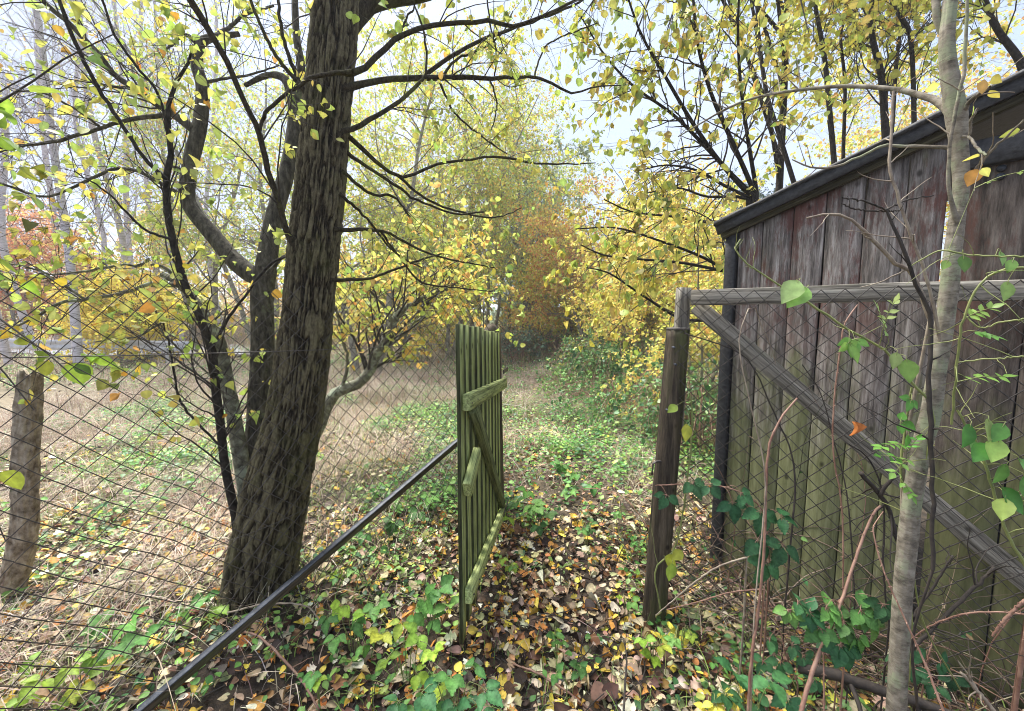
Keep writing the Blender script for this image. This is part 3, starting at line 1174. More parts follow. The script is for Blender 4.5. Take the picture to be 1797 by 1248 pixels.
# ------------------------------------------------------------------ right fence: frame with rail, brace and netting
RE = RP + RFD * 1.62
rf = thing('braced_fence_frame', 'grey timber fence frame with top rail and long diagonal brace before the shed', 'fence', RP)
RT = P(1213, 522, 1.90)
RR = RT + RFD * 1.55
RR[2] = P(1797, 508, 1.38)[2]
n_out = -RFN if RFN[1] > 0 else RFN
board('top_rail', RT, RR, .072, .035, n_out, MAT['grey_wood'], rf, 1.0, .004)
BA = P(1222, 536, 1.93)
BB = P(1797, 1018, 1.42)
ext = norm(BB - BA)
board('diagonal_brace', BA, BB + ext * .15, .075, .032, n_out, MAT['grey_wood'], rf, .9, .004)
for pxx, pyy, yy in ((1213, 522, 1.90),):
    pt = P(pxx - 8, 515, 1.93)
    board('square_post', (pt[0] - .01, pt[1] + .045, .9), (pt[0] + .005, pt[1] + .045, pt[2] + .03), .055, .05, (0.2, -1, 0), MAT['grey_wood'], rf)
sidep = P(1200, 600, 1.99)
board('green_stay', (sidep[0] - .085, sidep[1] + .02, -.05), (sidep[0], sidep[1] + .02, 1.46), .075, .025, (0.15, -1, 0), MAT['gate'], rf, .7)


def netting(name, A, D, length, z0, z1, cell, parent, side, wire_r=.0014, sag=.03, seed=1, curl_top=True, ztop=None):
    """chain-link: two families of diagonal wires bent at the knots; A start, D direction (unit)"""
    acc = Acc()
    h = z1 - z0
    nv = int(h / (cell / 2))
    nh = int(length / cell) + 1
    Pz, Rz = [], []
    # zigzag strands: strand i runs vertically, zigzagging between columns i and i+1/2
    for i in range(nh * 2):
        xs = []
        for j in range(nv + 1):
            off = (cell / 2) * ((j + i) % 2)
            sx = (i * cell / 2) + (off - cell / 4 if True else 0)
            xs.append((sx, z0 + j * cell / 2 * (h / (nv * cell / 2)), (.0022 if (j + i) % 2 else -.0022)))
        pts = []
        for j in range(nv):
            a_, b_ = np.array(xs[j]), np.array(xs[j + 1])
            pts.append(a_)
            pts.append(a_ + (b_ - a_) * .12 + np.array([0, 0, 0]))
            pts.append(a_ + (b_ - a_) * .5)
            pts.append(a_ + (b_ - a_) * .88)
        pts.append(np.array(xs[-1]))
        pts = np.array(pts)
        Pz.append(pts)
    Pz = np.array(Pz)
    # keep every second strand pair meeting at knots: strands i even only
    Pz = Pz[::1]
    s, z, n = Pz[..., 0], Pz[..., 1], Pz[..., 2]
    q = np.stack([s * 1.7, z * 1.9, np.full_like(s, seed)], -1)
    dn = (fbm(q, seed, 3) - .5) * sag * 2.2
    ds = (fbm(q + 17, seed + 5, 3) - .5) * sag * 1.2
    dz = (fbm(q + 37, seed + 8, 3) - .5) * sag * 1.6 - .3 * sag * np.sin(np.clip(s / length, 0, 1) * math.pi * 2) ** 2 * (z - z0) / h
    W = A + D * (s + ds)[..., None] + side * (n + dn)[..., None]
    W = W + np.array([0, 0, 1.0]) * (z + dz)[..., None]
    tubes(acc, W, np.full(W.shape[:2], wire_r), 4)
    return acc.build(name, MAT['wire'], parent)


netting('wire_netting', RP + np.array([.0, -.03, 0]) + n_out * .03, RFD, 1.5, .12, 1.63, .078, rf, n_out, .0021, .035, 5)

# ------------------------------------------------------------------ left chain-link fence
lf = thing('chain_link_fence', 'rusty chain link fence with a straining wire running left from the gate', 'fence', HINGE)
netting('wire_netting', HINGE + np.array([-.02, -.03, 0]), FD, 3.3, .0, 1.66, .088, lf, -FN, .0019, .05, 2)
a = Acc()
w1 = np.array([P(806, 603, 2.85), P(590, 613, 1.98), P(300, 622, 1.48), P(0, 628, 1.22), P(-200, 632, 1.05)])
capped(a, smooth_path(w1, 24), np.full(24, .002), 5)
a.build('straining_wire', MAT['wire'], lf)
a = Acc()
w1 = np.array([P(806, 716, 2.85), P(560, 880, 1.92), P(300, 985, 1.5), P(0, 1100, 1.2), P(-150, 1150, 1.05)])
capped(a, smooth_path(w1, 24), np.full(24, .0016), 5)
a.build('straining_wire', MAT['wire'], lf)

# angle-iron strut from hinge post down to the ground, with timber under it
st = thing('angle_iron_strut', 'dark metal strut slanting from the gate post down to the left foreground', 'strut', STRUT)
SA = P(862, 722, 2.93)
SB = G(238, 1250, .10)
sdv = norm(SB - SA)
sup = norm(np.cross(sdv, np.cross(np.array([0, 0, 1.0]), sdv)))
board('flange', SA, SB + sdv * .25, .03, .005, sup, MAT['steel'], st, warp=.001)
board('web', SA - sup * .022 + n_out * 0, SB + sdv * .25 - sup * .022, .008, .036, sup, MAT['post_dark'], st, warp=.001)

# hinge post with rounded concrete top and a rusty rod
hp = thing('hinge_post', 'dark round-topped gate post with a thin rusty rod behind the wooden gate', 'post', (-.13, 3.02, 0))
a = Acc()
b0, b1 = np.array([-.135, 3.04, -.1]), P(862, 568, 3.04)
zz = np.array([0, .3, .6, .9, .95, .98, 1.0])
rr_ = np.array([.075, .075, .072, .072, .068, .05, .02])
capped(a, b0 + (b1 - b0) * zz[:, None], rr_, 20, None)
a.build('post_body', MAT['post_dark'], hp, attr='tone')
a = Acc()
capped(a, np.array([P(849, 600, 2.98), P(848, 560, 2.98), P(849, 520, 2.98)]), np.full(3, .004), 6)
a.build('rod', MAT['wire'], hp)

# right gate post
GP0, GP1 = G(1148, 1078, .0), P(1190, 578, 1.93)
gp = thing('gate_post', 'round dark wooden gate post with metal cap and bracket at the path', 'post', GP0)
a = Acc()
K = 40
t = np.linspace(-.04, 1, K)
path = GP0 + (GP1 - GP0) * t[:, None]
sides = 40
th = np.linspace(0, 2 * np.pi, sides, endpoint=False)
TT, TH = np.meshgrid(t, th, indexing='ij')
rad = .058 * (1 - .10 * TT) + (fbm(np.stack([np.cos(TH) * 4, np.sin(TH) * 4, TT * 3], -1), 4, 4) - .5) * .008
rad -= .004 * (np.abs(fbm(np.stack([np.cos(TH) * 9, np.sin(TH) * 9, TT * .8], -1), 14, 2) - .5) < .02)
Vp = path[:, None, :] + rad[..., None] * np.stack([np.cos(TH), np.sin(TH), 0 * TH], -1)
Vp = np.concatenate([Vp, np.repeat(path[-1:, None, :] + np.array([0, 0, .004]), sides, 1)], 0)
idx = np.arange((K + 1) * sides).reshape(K + 1, sides)
aa, dd = idx[:-1], idx[1:]
a.add(Vp.reshape(-1, 3), np.stack([aa, np.roll(aa, -1, 1), np.roll(dd, -1, 1), dd], -1).reshape(-1, 4))
a.build('post_body', MAT['post_dark'], gp, attr='tone')
a = Acc()
cp = GP1 + np.array([0, 0, .004])
capped(a, [cp - np.array([0, 0, .006]), cp + np.array([0, 0, .004])], [.054, .052], 24)
a.build('cap', MAT['concrete'], gp)
a = Acc()
q = P(1170, 803, 1.93)
capped(a, [q + np.array([.0, -.04, 0]), q + np.array([-.07, -.055, .0]), q + np.array([-.088, -.055, -.01]), q + np.array([-.09, -.055, -.065])], [.006] * 4, 8)
a.build('bracket', MAT['wire'], gp)
for (x_, y_) in ((1183, 610), (1186, 640), (1172, 720), (1186, 722)):
    a = Acc()
    q = P(x_, y_, 1.865)
    capped(a, [q + np.array([0, .02, 0]), q - np.array([0, .004, 0])], [.005, .005], 8)
    a.build('nail', MAT['steel'], gp)

# ------------------------------------------------------------------ wooden gate (open, seen almost edge on)
g0 = P(809, 1142, 1.66)
g0[2] = .0
gfar = np.array([-.095, 2.86, 0])
gd = norm(gfar - np.array([g0[0], g0[1], 0]))
gn = np.array([gd[1], -gd[0], 0])          # towards +X, rail side
if gn[0] < 0:
    gn = -gn
gate = thing('picket_gate', 'green algae-covered wooden picket gate standing open beside the path', 'gate', (g0[0], g0[1], 0))
glen = np.linalg.norm(gfar[:2] - g0[:2])
nsl = 10
for i in range(nsl):
    s = .045 + (glen - .09) * i / (nsl - 1)
    t_ = i / (nsl - 1)
    b_ = np.array([g0[0], g0[1], 0]) + gd * s
    bot = .03 + .05 * t_ + random.uniform(-.012, .012)
    top_ = 1.475 - .085 * t_ + random.uniform(-.006, .006)
    board('slat', b_ + np.array([0, 0, bot]), b_ + np.array([random.uniform(-.004, .004), 0, top_]), .068, .018, gn, MAT['gate'], gate, 1.0 + .5 * random.random(), .003, edge=.16)  # dark tone on the narrow edges stands in for shade between slats
def GT(s, z, n=0.0):
    return np.array([g0[0], g0[1], 0]) + gd * s + gn * n + np.array([0, 0, z])
zr = P(822, 707, 1.68)[2]
board('rail', GT(.02, zr, .034), GT(glen + .05, P(878, 672, 2.9)[2], .036), .072, .036, gn, MAT['gate'], gate, 1.0, .002)
zl0 = P(822, 1045, 1.68)[2]
zl1 = P(870, 892, 2.85)[2]
board('rail', GT(.02, zl0, .033), GT(glen + .0, zl1, .036), .068, .034, gn, MAT['gate'], gate, 1.35, .002)
board('diagonal_brace', GT(.16, zr - .05, .034), GT(glen - .06, zl1 + .05, .034), .065, .035, gn, MAT['gate'], gate, .45, .003)
zb = P(822, 850, 1.68)[2]
board('latch_block', GT(.01, zb - .02, .034), GT(.22, zb + .07, .038), .075, .035, gn, MAT['gate'], gate, 1.1, .002)

for zz_ in (zr - .01, zl1 + .02):
    board('hinge', GT(glen - .16, zz_, .056), GT(glen + .07, zz_ - .005, .056), .03, .005, gn, MAT['wire'], gate)
for i in range(nsl):
    s_i = .045 + (glen - .09) * i / (nsl - 1)
    for za, zb_ in ((zr, P(878, 672, 2.9)[2]), (zl0, zl1)):
        a = Acc()
        z_ = za + (zb_ - za) * s_i / glen
        capped(a, [GT(s_i, z_ + random.uniform(-.012, .012), .050), GT(s_i, z_, .0545)], [.0035, .0035], 7)
        a.build('nail', MAT['wire'], gate)

# dead tree stub left (pale)
S0, S1 = G(12, 1045, .0), P(52, 655, 2.05)
stub = thing('dead_trunk_stub', 'weathered pale broken trunk standing behind the fence at far left', 'tree stump', S0)
a = Acc()
K, sides = 140, 90
t = np.linspace(-.03, 1, K)
th = np.linspace(0, 2 * np.pi, sides, endpoint=False)
TT, TH = np.meshgrid(t, th, indexing='ij')
path = smooth_path([S0, S0 + (S1 - S0) * .3 + np.array([.06, 0, 0]), S0 + (S1 - S0) * .65 + np.array([.02, 0, 0]), S1], K)
rad = .046 + .02 * (1 - TT) ** 3 + (fbm(np.stack([np.cos(TH) * 2.5, np.sin(TH) * 2.5, TT * 7], -1), 4, 5) - .5) * .026 + (fbm(np.stack([np.cos(TH) * 7, np.sin(TH) * 7, TT * 34], -1), 24, 3) - .5) * .014
top_z = (fbm(np.stack([np.cos(TH[-1]) * 3, np.sin(TH[-1]) * 3, 0 * TH[-1]], -1), 8, 3) - .5) * .10
Vp = path[:, None, :] + rad[..., None] * np.stack([np.cos(TH), np.sin(TH), 0 * TH], -1)
Vp[-1, :, 2] += top_z
Vp = np.concatenate([Vp, np.repeat(path[-1:, None, :] - np.array([0, 0, .03]), sides, 1)], 0)
idx = np.arange((K + 1) * sides).reshape(K + 1, sides)
aa, dd = idx[:-1], idx[1:]
a.add(Vp.reshape(-1, 3), np.stack([aa, np.roll(aa, -1, 1), np.roll(dd, -1, 1), dd], -1).reshape(-1, 4))
a.build('trunk', bark_mat('rotten_wood', (.09, .065, .045), (.29, .24, .18), (.50, .44, .35), (.12, .13, .07), .02, 22, 16, .8), stub)

# ------------------------------------------------------------------ trees
def finish_tree(root, trunk, twigs, leaves, m_tr, m_tw, m_lf=None):
    if trunk is not None and not trunk.empty():
        trunk.build('trunk', m_tr, root, attr='tone')
    if twigs is not None and not twigs.empty():
        twigs.build('branches', m_tw, root)
    if leaves is not None and not leaves.empty():
        leaves.build('crown', m_lf or MAT['leaf'], root)


def bark_trunk(acc, pts, Y0, Y1, K, sides, furrow, freq, ground_flare=0.0, seed=1):
    path, rad = px_path(pts, Y0, Y1, K)
    T = norm(np.gradient(path, axis=0))
    A = norm(np.cross(T, np.array([0, 1.0, .05])))
    B = np.cross(T, A)
    th = np.linspace(0, 2 * np.pi, sides, endpoint=False)
    s = np.concatenate([[0], np.cumsum(np.linalg.norm(np.diff(path, axis=0), axis=1))])
    S, TH = np.meshgrid(s, th, indexing='ij')
    cx, cy = np.cos(TH), np.sin(TH)
    wz = (fbm(np.stack([cx * 3.5, cy * 3.5, S * 9], -1), seed, 2) - .5) * .16
    wa = TH + wz
    q = np.stack([np.cos(wa) * freq, np.sin(wa) * freq, S * 8.5], -1)
    n1 = fbm(q, seed + 3, 3)
    ridge = 1 - np.clip(np.abs(n1 - .5) * 7.5, 0, 1)          # 1 in furrows
    q2 = np.stack([cx * freq * 2.3, cy * freq * 2.3, S * 22], -1)
    fine = fbm(q2, seed + 9, 3) - .5
    lump = (fbm(np.stack([cx * 1.2, cy * 1.2, S * 2.0], -1), seed + 20, 3) - .5)
    R = rad[:, None] * (1 + lump * .10) * .96 - furrow * ridge + fine * furrow * .9
    if ground_flare:
        zrel = S
        R = R + ground_flare * np.exp(-zrel / .22) * (1 + .8 * np.cos(TH * 5 + 1))
    V = path[:, None, :] + A[:, None] * (cx * R)[..., None] + B[:, None] * (cy * R)[..., None]
    # colour: tone falls in the furrows, rises on the plates
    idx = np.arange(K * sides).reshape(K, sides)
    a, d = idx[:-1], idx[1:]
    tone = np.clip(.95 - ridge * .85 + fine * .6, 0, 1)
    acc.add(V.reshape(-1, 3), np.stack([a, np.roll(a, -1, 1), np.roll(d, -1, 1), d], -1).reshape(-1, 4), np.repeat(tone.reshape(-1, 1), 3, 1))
    return path, rad


# --- main tree
YM = 2.0
mb = G(455, 1085, .0)
mt = thing('furrowed_tree', 'big dark tree with deeply furrowed bark and yellow green crown beside the open gate', 'tree', (mb[0], mb[1], float(hgt(mb[0], mb[1]))))
tr, tw, lf_ = Acc(), Acc(), Acc()
pM, rM = bark_trunk(tr, [(446, 1170, 150), (452, 1085, 134), (462, 980, 122), (482, 880, 118), (500, 800, 108), (516, 740, 99), (532, 630, 92), (543, 530, 86), (550, 450, 86), (562, 330, 82), (573, 200, 77), (585, 60, 76), (592, -60, 74), (600, -300, 66), (606, -700, 50)],
                    1.98, 2.12, 900, 320, .016, 8.0, .05, 2)
limbs = [
    ([(590, 70, 44), (620, 26, 40), (655, 2, 30), (720, -6, 22), (800, -30, 18), (930, -90, 12)], 2.05, 2.7),
    ([(590, 130, 16), (632, 125, 12), (665, 95, 11), (700, 65, 10), (760, 45, 9), (860, 38, 8), (905, 46, 7), (960, 25, 6), (1010, 0, 5), (1060, -30, 3)], 2.0, 2.6),
    ([(590, 156, 18), (620, 151, 15), (660, 142, 12), (760, 136, 11), (860, 138, 8), (938, 136, 6), (985, 155, 5), (1010, 163, 4), (1045, 152, 3), (1090, 150, 2)], 2.0, 3.0),
    ([(748, 130, 9), (790, 100, 8), (850, 68, 7), (900, 50, 6), (960, 28, 5), (1020, 2, 4), (1060, -30, 3)], 2.4, 2.9),
    ([(938, 135, 4), (948, 100, 3.5), (965, 75, 3), (1010, 55, 3), (1050, 40, 2)], 2.8, 3.1),
    ([(590, 240, 14), (600, 232, 11), (640, 215, 10), (690, 185, 8), (735, 148, 7), (748, 120, 5), (742, 50, 4), (725, 5, 3)], 2.0, 2.4),
    ([(780, 130, 6), (800, 105, 5), (845, 85, 4), (880, 60, 3), (900, 20, 2)], 2.5, 2.7),
    ([(590, 225, 14), (612, 240, 11), (640, 265, 9), (700, 310, 7), (760, 290, 6), (820, 280, 5), (880, 275, 5), (950, 288, 4), (1045, 286, 2)], 2.02, 3.0),
    ([(700, 310, 6), (750, 350, 5), (820, 375, 4), (870, 382, 3), (915, 365, 2)], 2.3, 2.8),
    ([(595, 258, 10), (640, 290, 7), (700, 330, 6), (730, 350, 5), (800, 375, 4), (850, 372, 3)], 2.05, 2.6),
    ([(585, 402, 10), (640, 403, 8), (680, 408, 6), (740, 440, 5), (790, 455, 4), (868, 470, 2.5)], 2.0, 2.8),
    ([(580, 492, 8), (650, 488, 6), (700, 470, 5), (750, 452, 4), (790, 440, 3)], 2.0, 2.5),
    ([(668, 406, 5), (700, 450, 4), (740, 495, 4), (800, 505, 3), (865, 512, 2)], 2.2, 2.7),
    ([(600, 300, 8), (650, 340, 6), (690, 345, 5), (720, 380, 3)], 2.0, 2.3),
    ([(596, 340, 8), (640, 380, 5), (690, 440, 4), (740, 470, 3)], 2.0, 2.4),
    ([(530, 440, 22), (510, 420, 14), (490, 360, 12), (470, 300, 11), (455, 235, 11), (430, 180, 10), (400, 115, 11), (365, 50, 12), (335, 0, 13), (300, -50, 12)], 1.95, 1.55),
    ([(455, 235, 7), (462, 205, 7), (482, 182, 7), (510, 160, 7), (540, 140, 8), (580, 130, 9), (620, 126, 10)], 1.85, 1.85),
    ([(545, 180, 12), (520, 130, 9), (500, 80, 7), (490, 20, 6), (488, -40, 5)], 2.0, 1.9),
    ([(548, 175, 12), (510, 130, 8), (480, 90, 7), (455, 40, 6), (435, -10, 6)], 2.0, 1.8),
    ([(560, 60, 14), (545, 20, 9), (530, -40, 8)], 2.05, 2.3),
    ([(700, 65, 4), (715, 30, 4), (728, 10, 3), (720, -20, 3)], 2.2, 2.4),
    ([(868, 140, 3), (870, 90, 3), (862, 50, 3), (855, 0, 3)], 2.6, 2.4),
    ([(770, 140, 5), (800, 200, 4), (860, 250, 3), (890, 270, 2)], 2.4, 2.8),
    ([(860, 140, 4), (872, 180, 3), (868, 210, 2.5), (862, 228, 2)], 2.6, 2.7),
]
Pl, Rl = limbset(limbs, 24, .002)
Rl[1:] *= .82
tubes(tr, Pl, Rl, 9, (.32, .32, .32))
upP = np.stack([pM[-200:][np.linspace(0, 199, 24).astype(int)]] * 6)
upR = np.stack([rM[-200:][np.linspace(0, 199, 24).astype(int)]] * 6)
P0_, R0_ = grow(upP, upR, 22, (1.0, 2.4), 16, up=.1, spread=.85, tmin=.35, rr=.35, wob=.12)
tubes(tr, P0_, R0_, 7, (.22, .22, .22))
PA, RA = np.concatenate([Pl[1:], P0_[:, np.linspace(0, 15, 24).astype(int)]]), np.concatenate([Rl[1:], R0_[:, np.linspace(0, 15, 24).astype(int)]])
P1, R1 = grow(PA, RA, 240, (.22, .75), 9, up=.0, droop=.35, spread=.5, tmin=.2, rr=.3, wob=.14)
P2, R2 = grow(P1, R1, 700, (.08, .3), 6, droop=.6, spread=.55, tmin=.15, rr=.6, wob=.2, rmin=.0009)
tubes(tw, P1, R1, 5)
tubes(tw, P2, R2, 4)
leaves_on(lf_, P2, 3000, .031, C_LIME, W_LIME, tm=T_ROUND, droop=.7)
finish_tree(mt, tr, tw, lf_, MAT['bark_main'], MAT['twig'], MAT['near_leaf'])

# --- forked grey tree behind
fb = G(445, 1040, 0)
ft = thing('forked_tree', 'grey forked tree with a sinuous left limb, just left of the furrowed trunk', 'tree', (fb[0], fb[1] + .15, 0))
tr, tw, lf_ = Acc(), Acc(), Acc()
bark_trunk(tr, [(446, 1100, 56), (446, 940, 50), (450, 820, 44), (456, 700, 40), (461, 600, 38), (460, 520, 37), (466, 470, 37)], 2.22, 2.3, 160, 60, .004, 3, .02, 5)
bark_trunk(tr, [(466, 492, 36), (436, 478, 32), (404, 450, 30), (370, 408, 27), (340, 372, 25), (328, 340, 24), (336, 280, 24), (350, 220, 22), (356, 160, 20), (346, 115, 18), (350, 80, 16), (372, 66, 12), (420, 60, 8)], 2.3, 2.5, 160, 40, .003, 3, 0, 8)
bark_trunk(tr, [(464, 490, 36), (474, 420, 32), (486, 360, 28), (504, 300, 26), (516, 230, 24), (514, 180, 18), (500, 140, 14), (470, 132, 10), (430, 150, 7)], 2.3, 2.6, 140, 40, .003, 3, 0, 12)
bark_trunk(tr, [(515, 240, 22), (520, 180, 18), (528, 120, 14), (520, 60, 12), (516, -40, 10), (510, -200, 7)], 2.5, 2.8, 80, 24, .002, 3, 0, 13)
limbs = [
    ([(338, 225, 16), (318, 210, 13), (290, 192, 12), (250, 165, 10), (200, 130, 9), (160, 80, 9), (110, 30, 8), (60, -10, 7)], 2.4, 2.0),
    ([(300, 200, 8), (285, 202, 8), (230, 210, 7), (190, 220, 6), (120, 242, 6), (70, 252, 5), (0, 260, 4)], 2.38, 2.1),
    ([(320, 345, 8), (280, 320, 6), (240, 300, 6), (200, 297, 5), (150, 320, 5), (110, 337, 4), (70, 345, 4), (0, 322, 3)], 2.3, 2.0),
    ([(175, 222, 4), (130, 190, 4), (80, 165, 3), (40, 160, 3), (0, 175, 2)], 2.25, 2.0),
    ([(350, 150, 6), (380, 140, 5), (420, 135, 4), (460, 125, 3), (490, 115, 2)], 2.45, 2.6),
    ([(372, 66, 8), (400, 50, 6), (430, 25, 5), (480, 10, 4)], 2.5, 2.7),
    ([(345, 75, 8), (325, 62, 6), (300, 80, 4), (285, 92, 3)], 2.5, 2.3),
    ([(468, 480, 6), (500, 450, 5), (540, 445, 4), (590, 450, 3)], 2.2, 2.3),
    ([(300, 290, 4), (320, 300, 4), (330, 335, 5)], 2.2, 2.3),
]
Pl, Rl = limbset(limbs, 20, .002)
tubes(tr, Pl, Rl, 8)
P1, R1 = grow(Pl, Rl, 110, (.25, .7), 9, spread=.5, rr=.26, droop=.1, wob=.14)
P2, R2 = grow(P1, R1, 420, (.1, .35), 6, droop=.5, spread=.5, rr=.6, wob=.2, rmin=.0009)
tubes(tw, P1, R1, 5)
tubes(tw, P2, R2, 4)
leaves_on(lf_, P2, 650, .038, C_LIME, W_LIME, tm=T_ROUND, droop=.6)
finish_tree(ft, tr, tw, lf_, MAT['bark_grey'], MAT['twig'], MAT['near_leaf'])

# --- thin dark stem
tb = G(412, 1000, 0)
tt = thing('thin_dark_sapling', 'thin dark sapling curving up left of the forked grey tree', 'tree', (tb[0], tb[1], 0))
tr, tw, lf_ = Acc(), Acc(), Acc()
limbs = [
    ([(425, 1000, 17), (412, 900, 15), (396, 820, 14), (386, 740, 14), (376, 660, 14), (368, 600, 13), (345, 545, 12), (322, 490, 12), (306, 430, 11), (294, 370, 11), (292, 310, 10), (300, 268, 9), (296, 225, 7), (296, 170, 6), (316, 130, 5), (335, 105, 4), (342, 70, 3)], 2.05, 1.95),
    ([(292, 315, 7), (255, 280, 6), (215, 220, 6), (170, 150, 6), (140, 90, 6), (118, 40, 6), (104, 0, 5), (95, -40, 4)], 1.95, 1.7),
    ([(300, 265, 5), (288, 200, 4), (275, 160, 4), (235, 110, 4), (200, 60, 4), (180, 0, 3)], 1.97, 1.8),
    ([(372, 610, 5), (400, 560, 5), (430, 520, 4), (480, 460, 4), (560, 440, 3)], 2.0, 2.1),
    ([(300, 420, 5), (250, 400, 4), (190, 340, 3), (130, 300, 2)], 1.95, 1.8),
    ([(385, 780, 4), (345, 740, 4), (315, 700, 4), (300, 620, 3), (285, 560, 2)], 2.0, 1.95),
]
Pl, Rl = limbset(limbs, 26, .0015)
tubes(tr, Pl, Rl, 9)
P1, R1 = grow(Pl, Rl, 75, (.2, .6), 9, spread=.5, rr=.26, wob=.13, up=.2)
P2, R2 = grow(P1, R1, 260, (.08, .3), 6, droop=.4, spread=.5, rr=.6, wob=.2, rmin=.0009)
tubes(tw, P1, R1, 5)
tubes(tw, P2, R2, 4)
leaves_on(lf_, P2, 420, .036, C_LIME + [(.55, .30, .05)], [4, 4, 3, 3, .5, 1], tm=T_ROUND, droop=.6)
finish_tree(tt, tr, tw, lf_, MAT['bark_dark'], MAT['twig'], MAT['near_leaf'])

# --- lichened leaning stem
lb = G(428, 1010, 0)
lt = thing('lichened_leaning_tree', 'pale lichen-covered leaning stem between the thin dark sapling and the forked tree', 'tree', (lb[0], lb[1], 0))
tr, tw, lf_ = Acc(), Acc(), Acc()
bark_trunk(tr, [(438, 960, 30), (428, 840, 27), (412, 740, 25), (396, 660, 24), (384, 600, 22), (364, 560, 18), (335, 520, 15), (310, 495, 13), (285, 482, 11)], 2.1, 2.25, 120, 30, .003, 3, 0, 31)
limbs = [
    ([(310, 500, 9), (270, 498, 7), (235, 508, 6), (190, 520, 6), (150, 525, 6), (100, 535, 5), (60, 560, 4), (0, 582, 3)], 2.22, 1.9),
    ([(330, 520, 6), (290, 470, 5), (230, 465, 4), (180, 470, 4), (120, 480, 3), (60, 482, 2)], 2.22, 2.0),
    ([(150, 525, 4), (110, 500, 4), (60, 470, 3), (0, 460, 2)], 2.0, 1.8),
    ([(350, 560, 5), (300, 560, 4), (240, 590, 3), (170, 600, 2)], 2.2, 2.0),
    ([(400, 700, 4), (350, 640, 3), (300, 600, 3), (240, 520, 2), (180, 460, 2)], 2.1, 1.9),
]
Pl, Rl = limbset(limbs, 20, .003)
tubes(tr, Pl, Rl, 8)
P1, R1 = grow(Pl, Rl, 70, (.2, .6), 9, spread=.5, rr=.26, wob=.16, up=.1)
P2, R2 = grow(P1, R1, 240, (.08, .3), 6, droop=.4, spread=.5, rr=.6, wob=.2, rmin=.0009)
tubes(tw, P1, R1, 5)
tubes(tw, P2, R2, 4)
leaves_on(lf_, P2, 420, .038, C_LIME + [(.60, .44, .05)], [4, 4, 3, 3, .5, 3], tm=T_ROUND, droop=.6)
finish_tree(lt, tr, tw, lf_, MAT['bark_lichen'], MAT['twig'], MAT['near_leaf'])

# --- small curved lichen tree right of trunk, behind
cb = G(560, 770, 0)
ct = thing('curved_lichened_tree', 'small pale curved tree behind the fence between furrowed trunk and gate', 'tree', (cb[0], cb[1], 0))
tr, tw, lf_ = Acc(), Acc(), Acc()
limbs = [
    ([(535, 800, 26), (560, 745, 24), (572, 712, 22), (590, 690, 20), (625, 676, 19), (648, 655, 18), (664, 620, 17), (682, 590, 15), (698, 552, 13), (720, 535, 9), (760, 515, 7), (800, 500, 5)], 3.6, 3.9),
    ([(690, 570, 8), (675, 540, 6), (650, 510, 5), (600, 470, 4)], 3.8, 3.6),
    ([(668, 610, 7), (705, 590, 5), (735, 560, 4), (780, 540, 3)], 3.8, 4.2),
    ([(600, 685, 7), (610, 640, 5), (600, 590, 4), (590, 540, 3)], 3.7, 3.4),
]
Pl, Rl = limbset(limbs, 22, .004)
tubes(tr, Pl, Rl, 10)
P1, R1 = grow(Pl, Rl, 80, (.4, 1.3), 9, up=.35, spread=.55, tmin=.4, rr=.28, wob=.14)
P2, R2 = grow(P1, R1, 320, (.15, .5), 6, droop=.2, spread=.5, rr=.6, wob=.2, rmin=.0014)
tubes(tw, P1, R1, 5)
tubes(tw, P2, R2, 4)
leaves_on(lf_, P2, 2600, .050, C_LIME + C_GOLD, None, tm=T_SMALL, droop=.6)
finish_tree(ct, tr, tw, lf_, MAT['bark_lichen'], MAT['twig'])


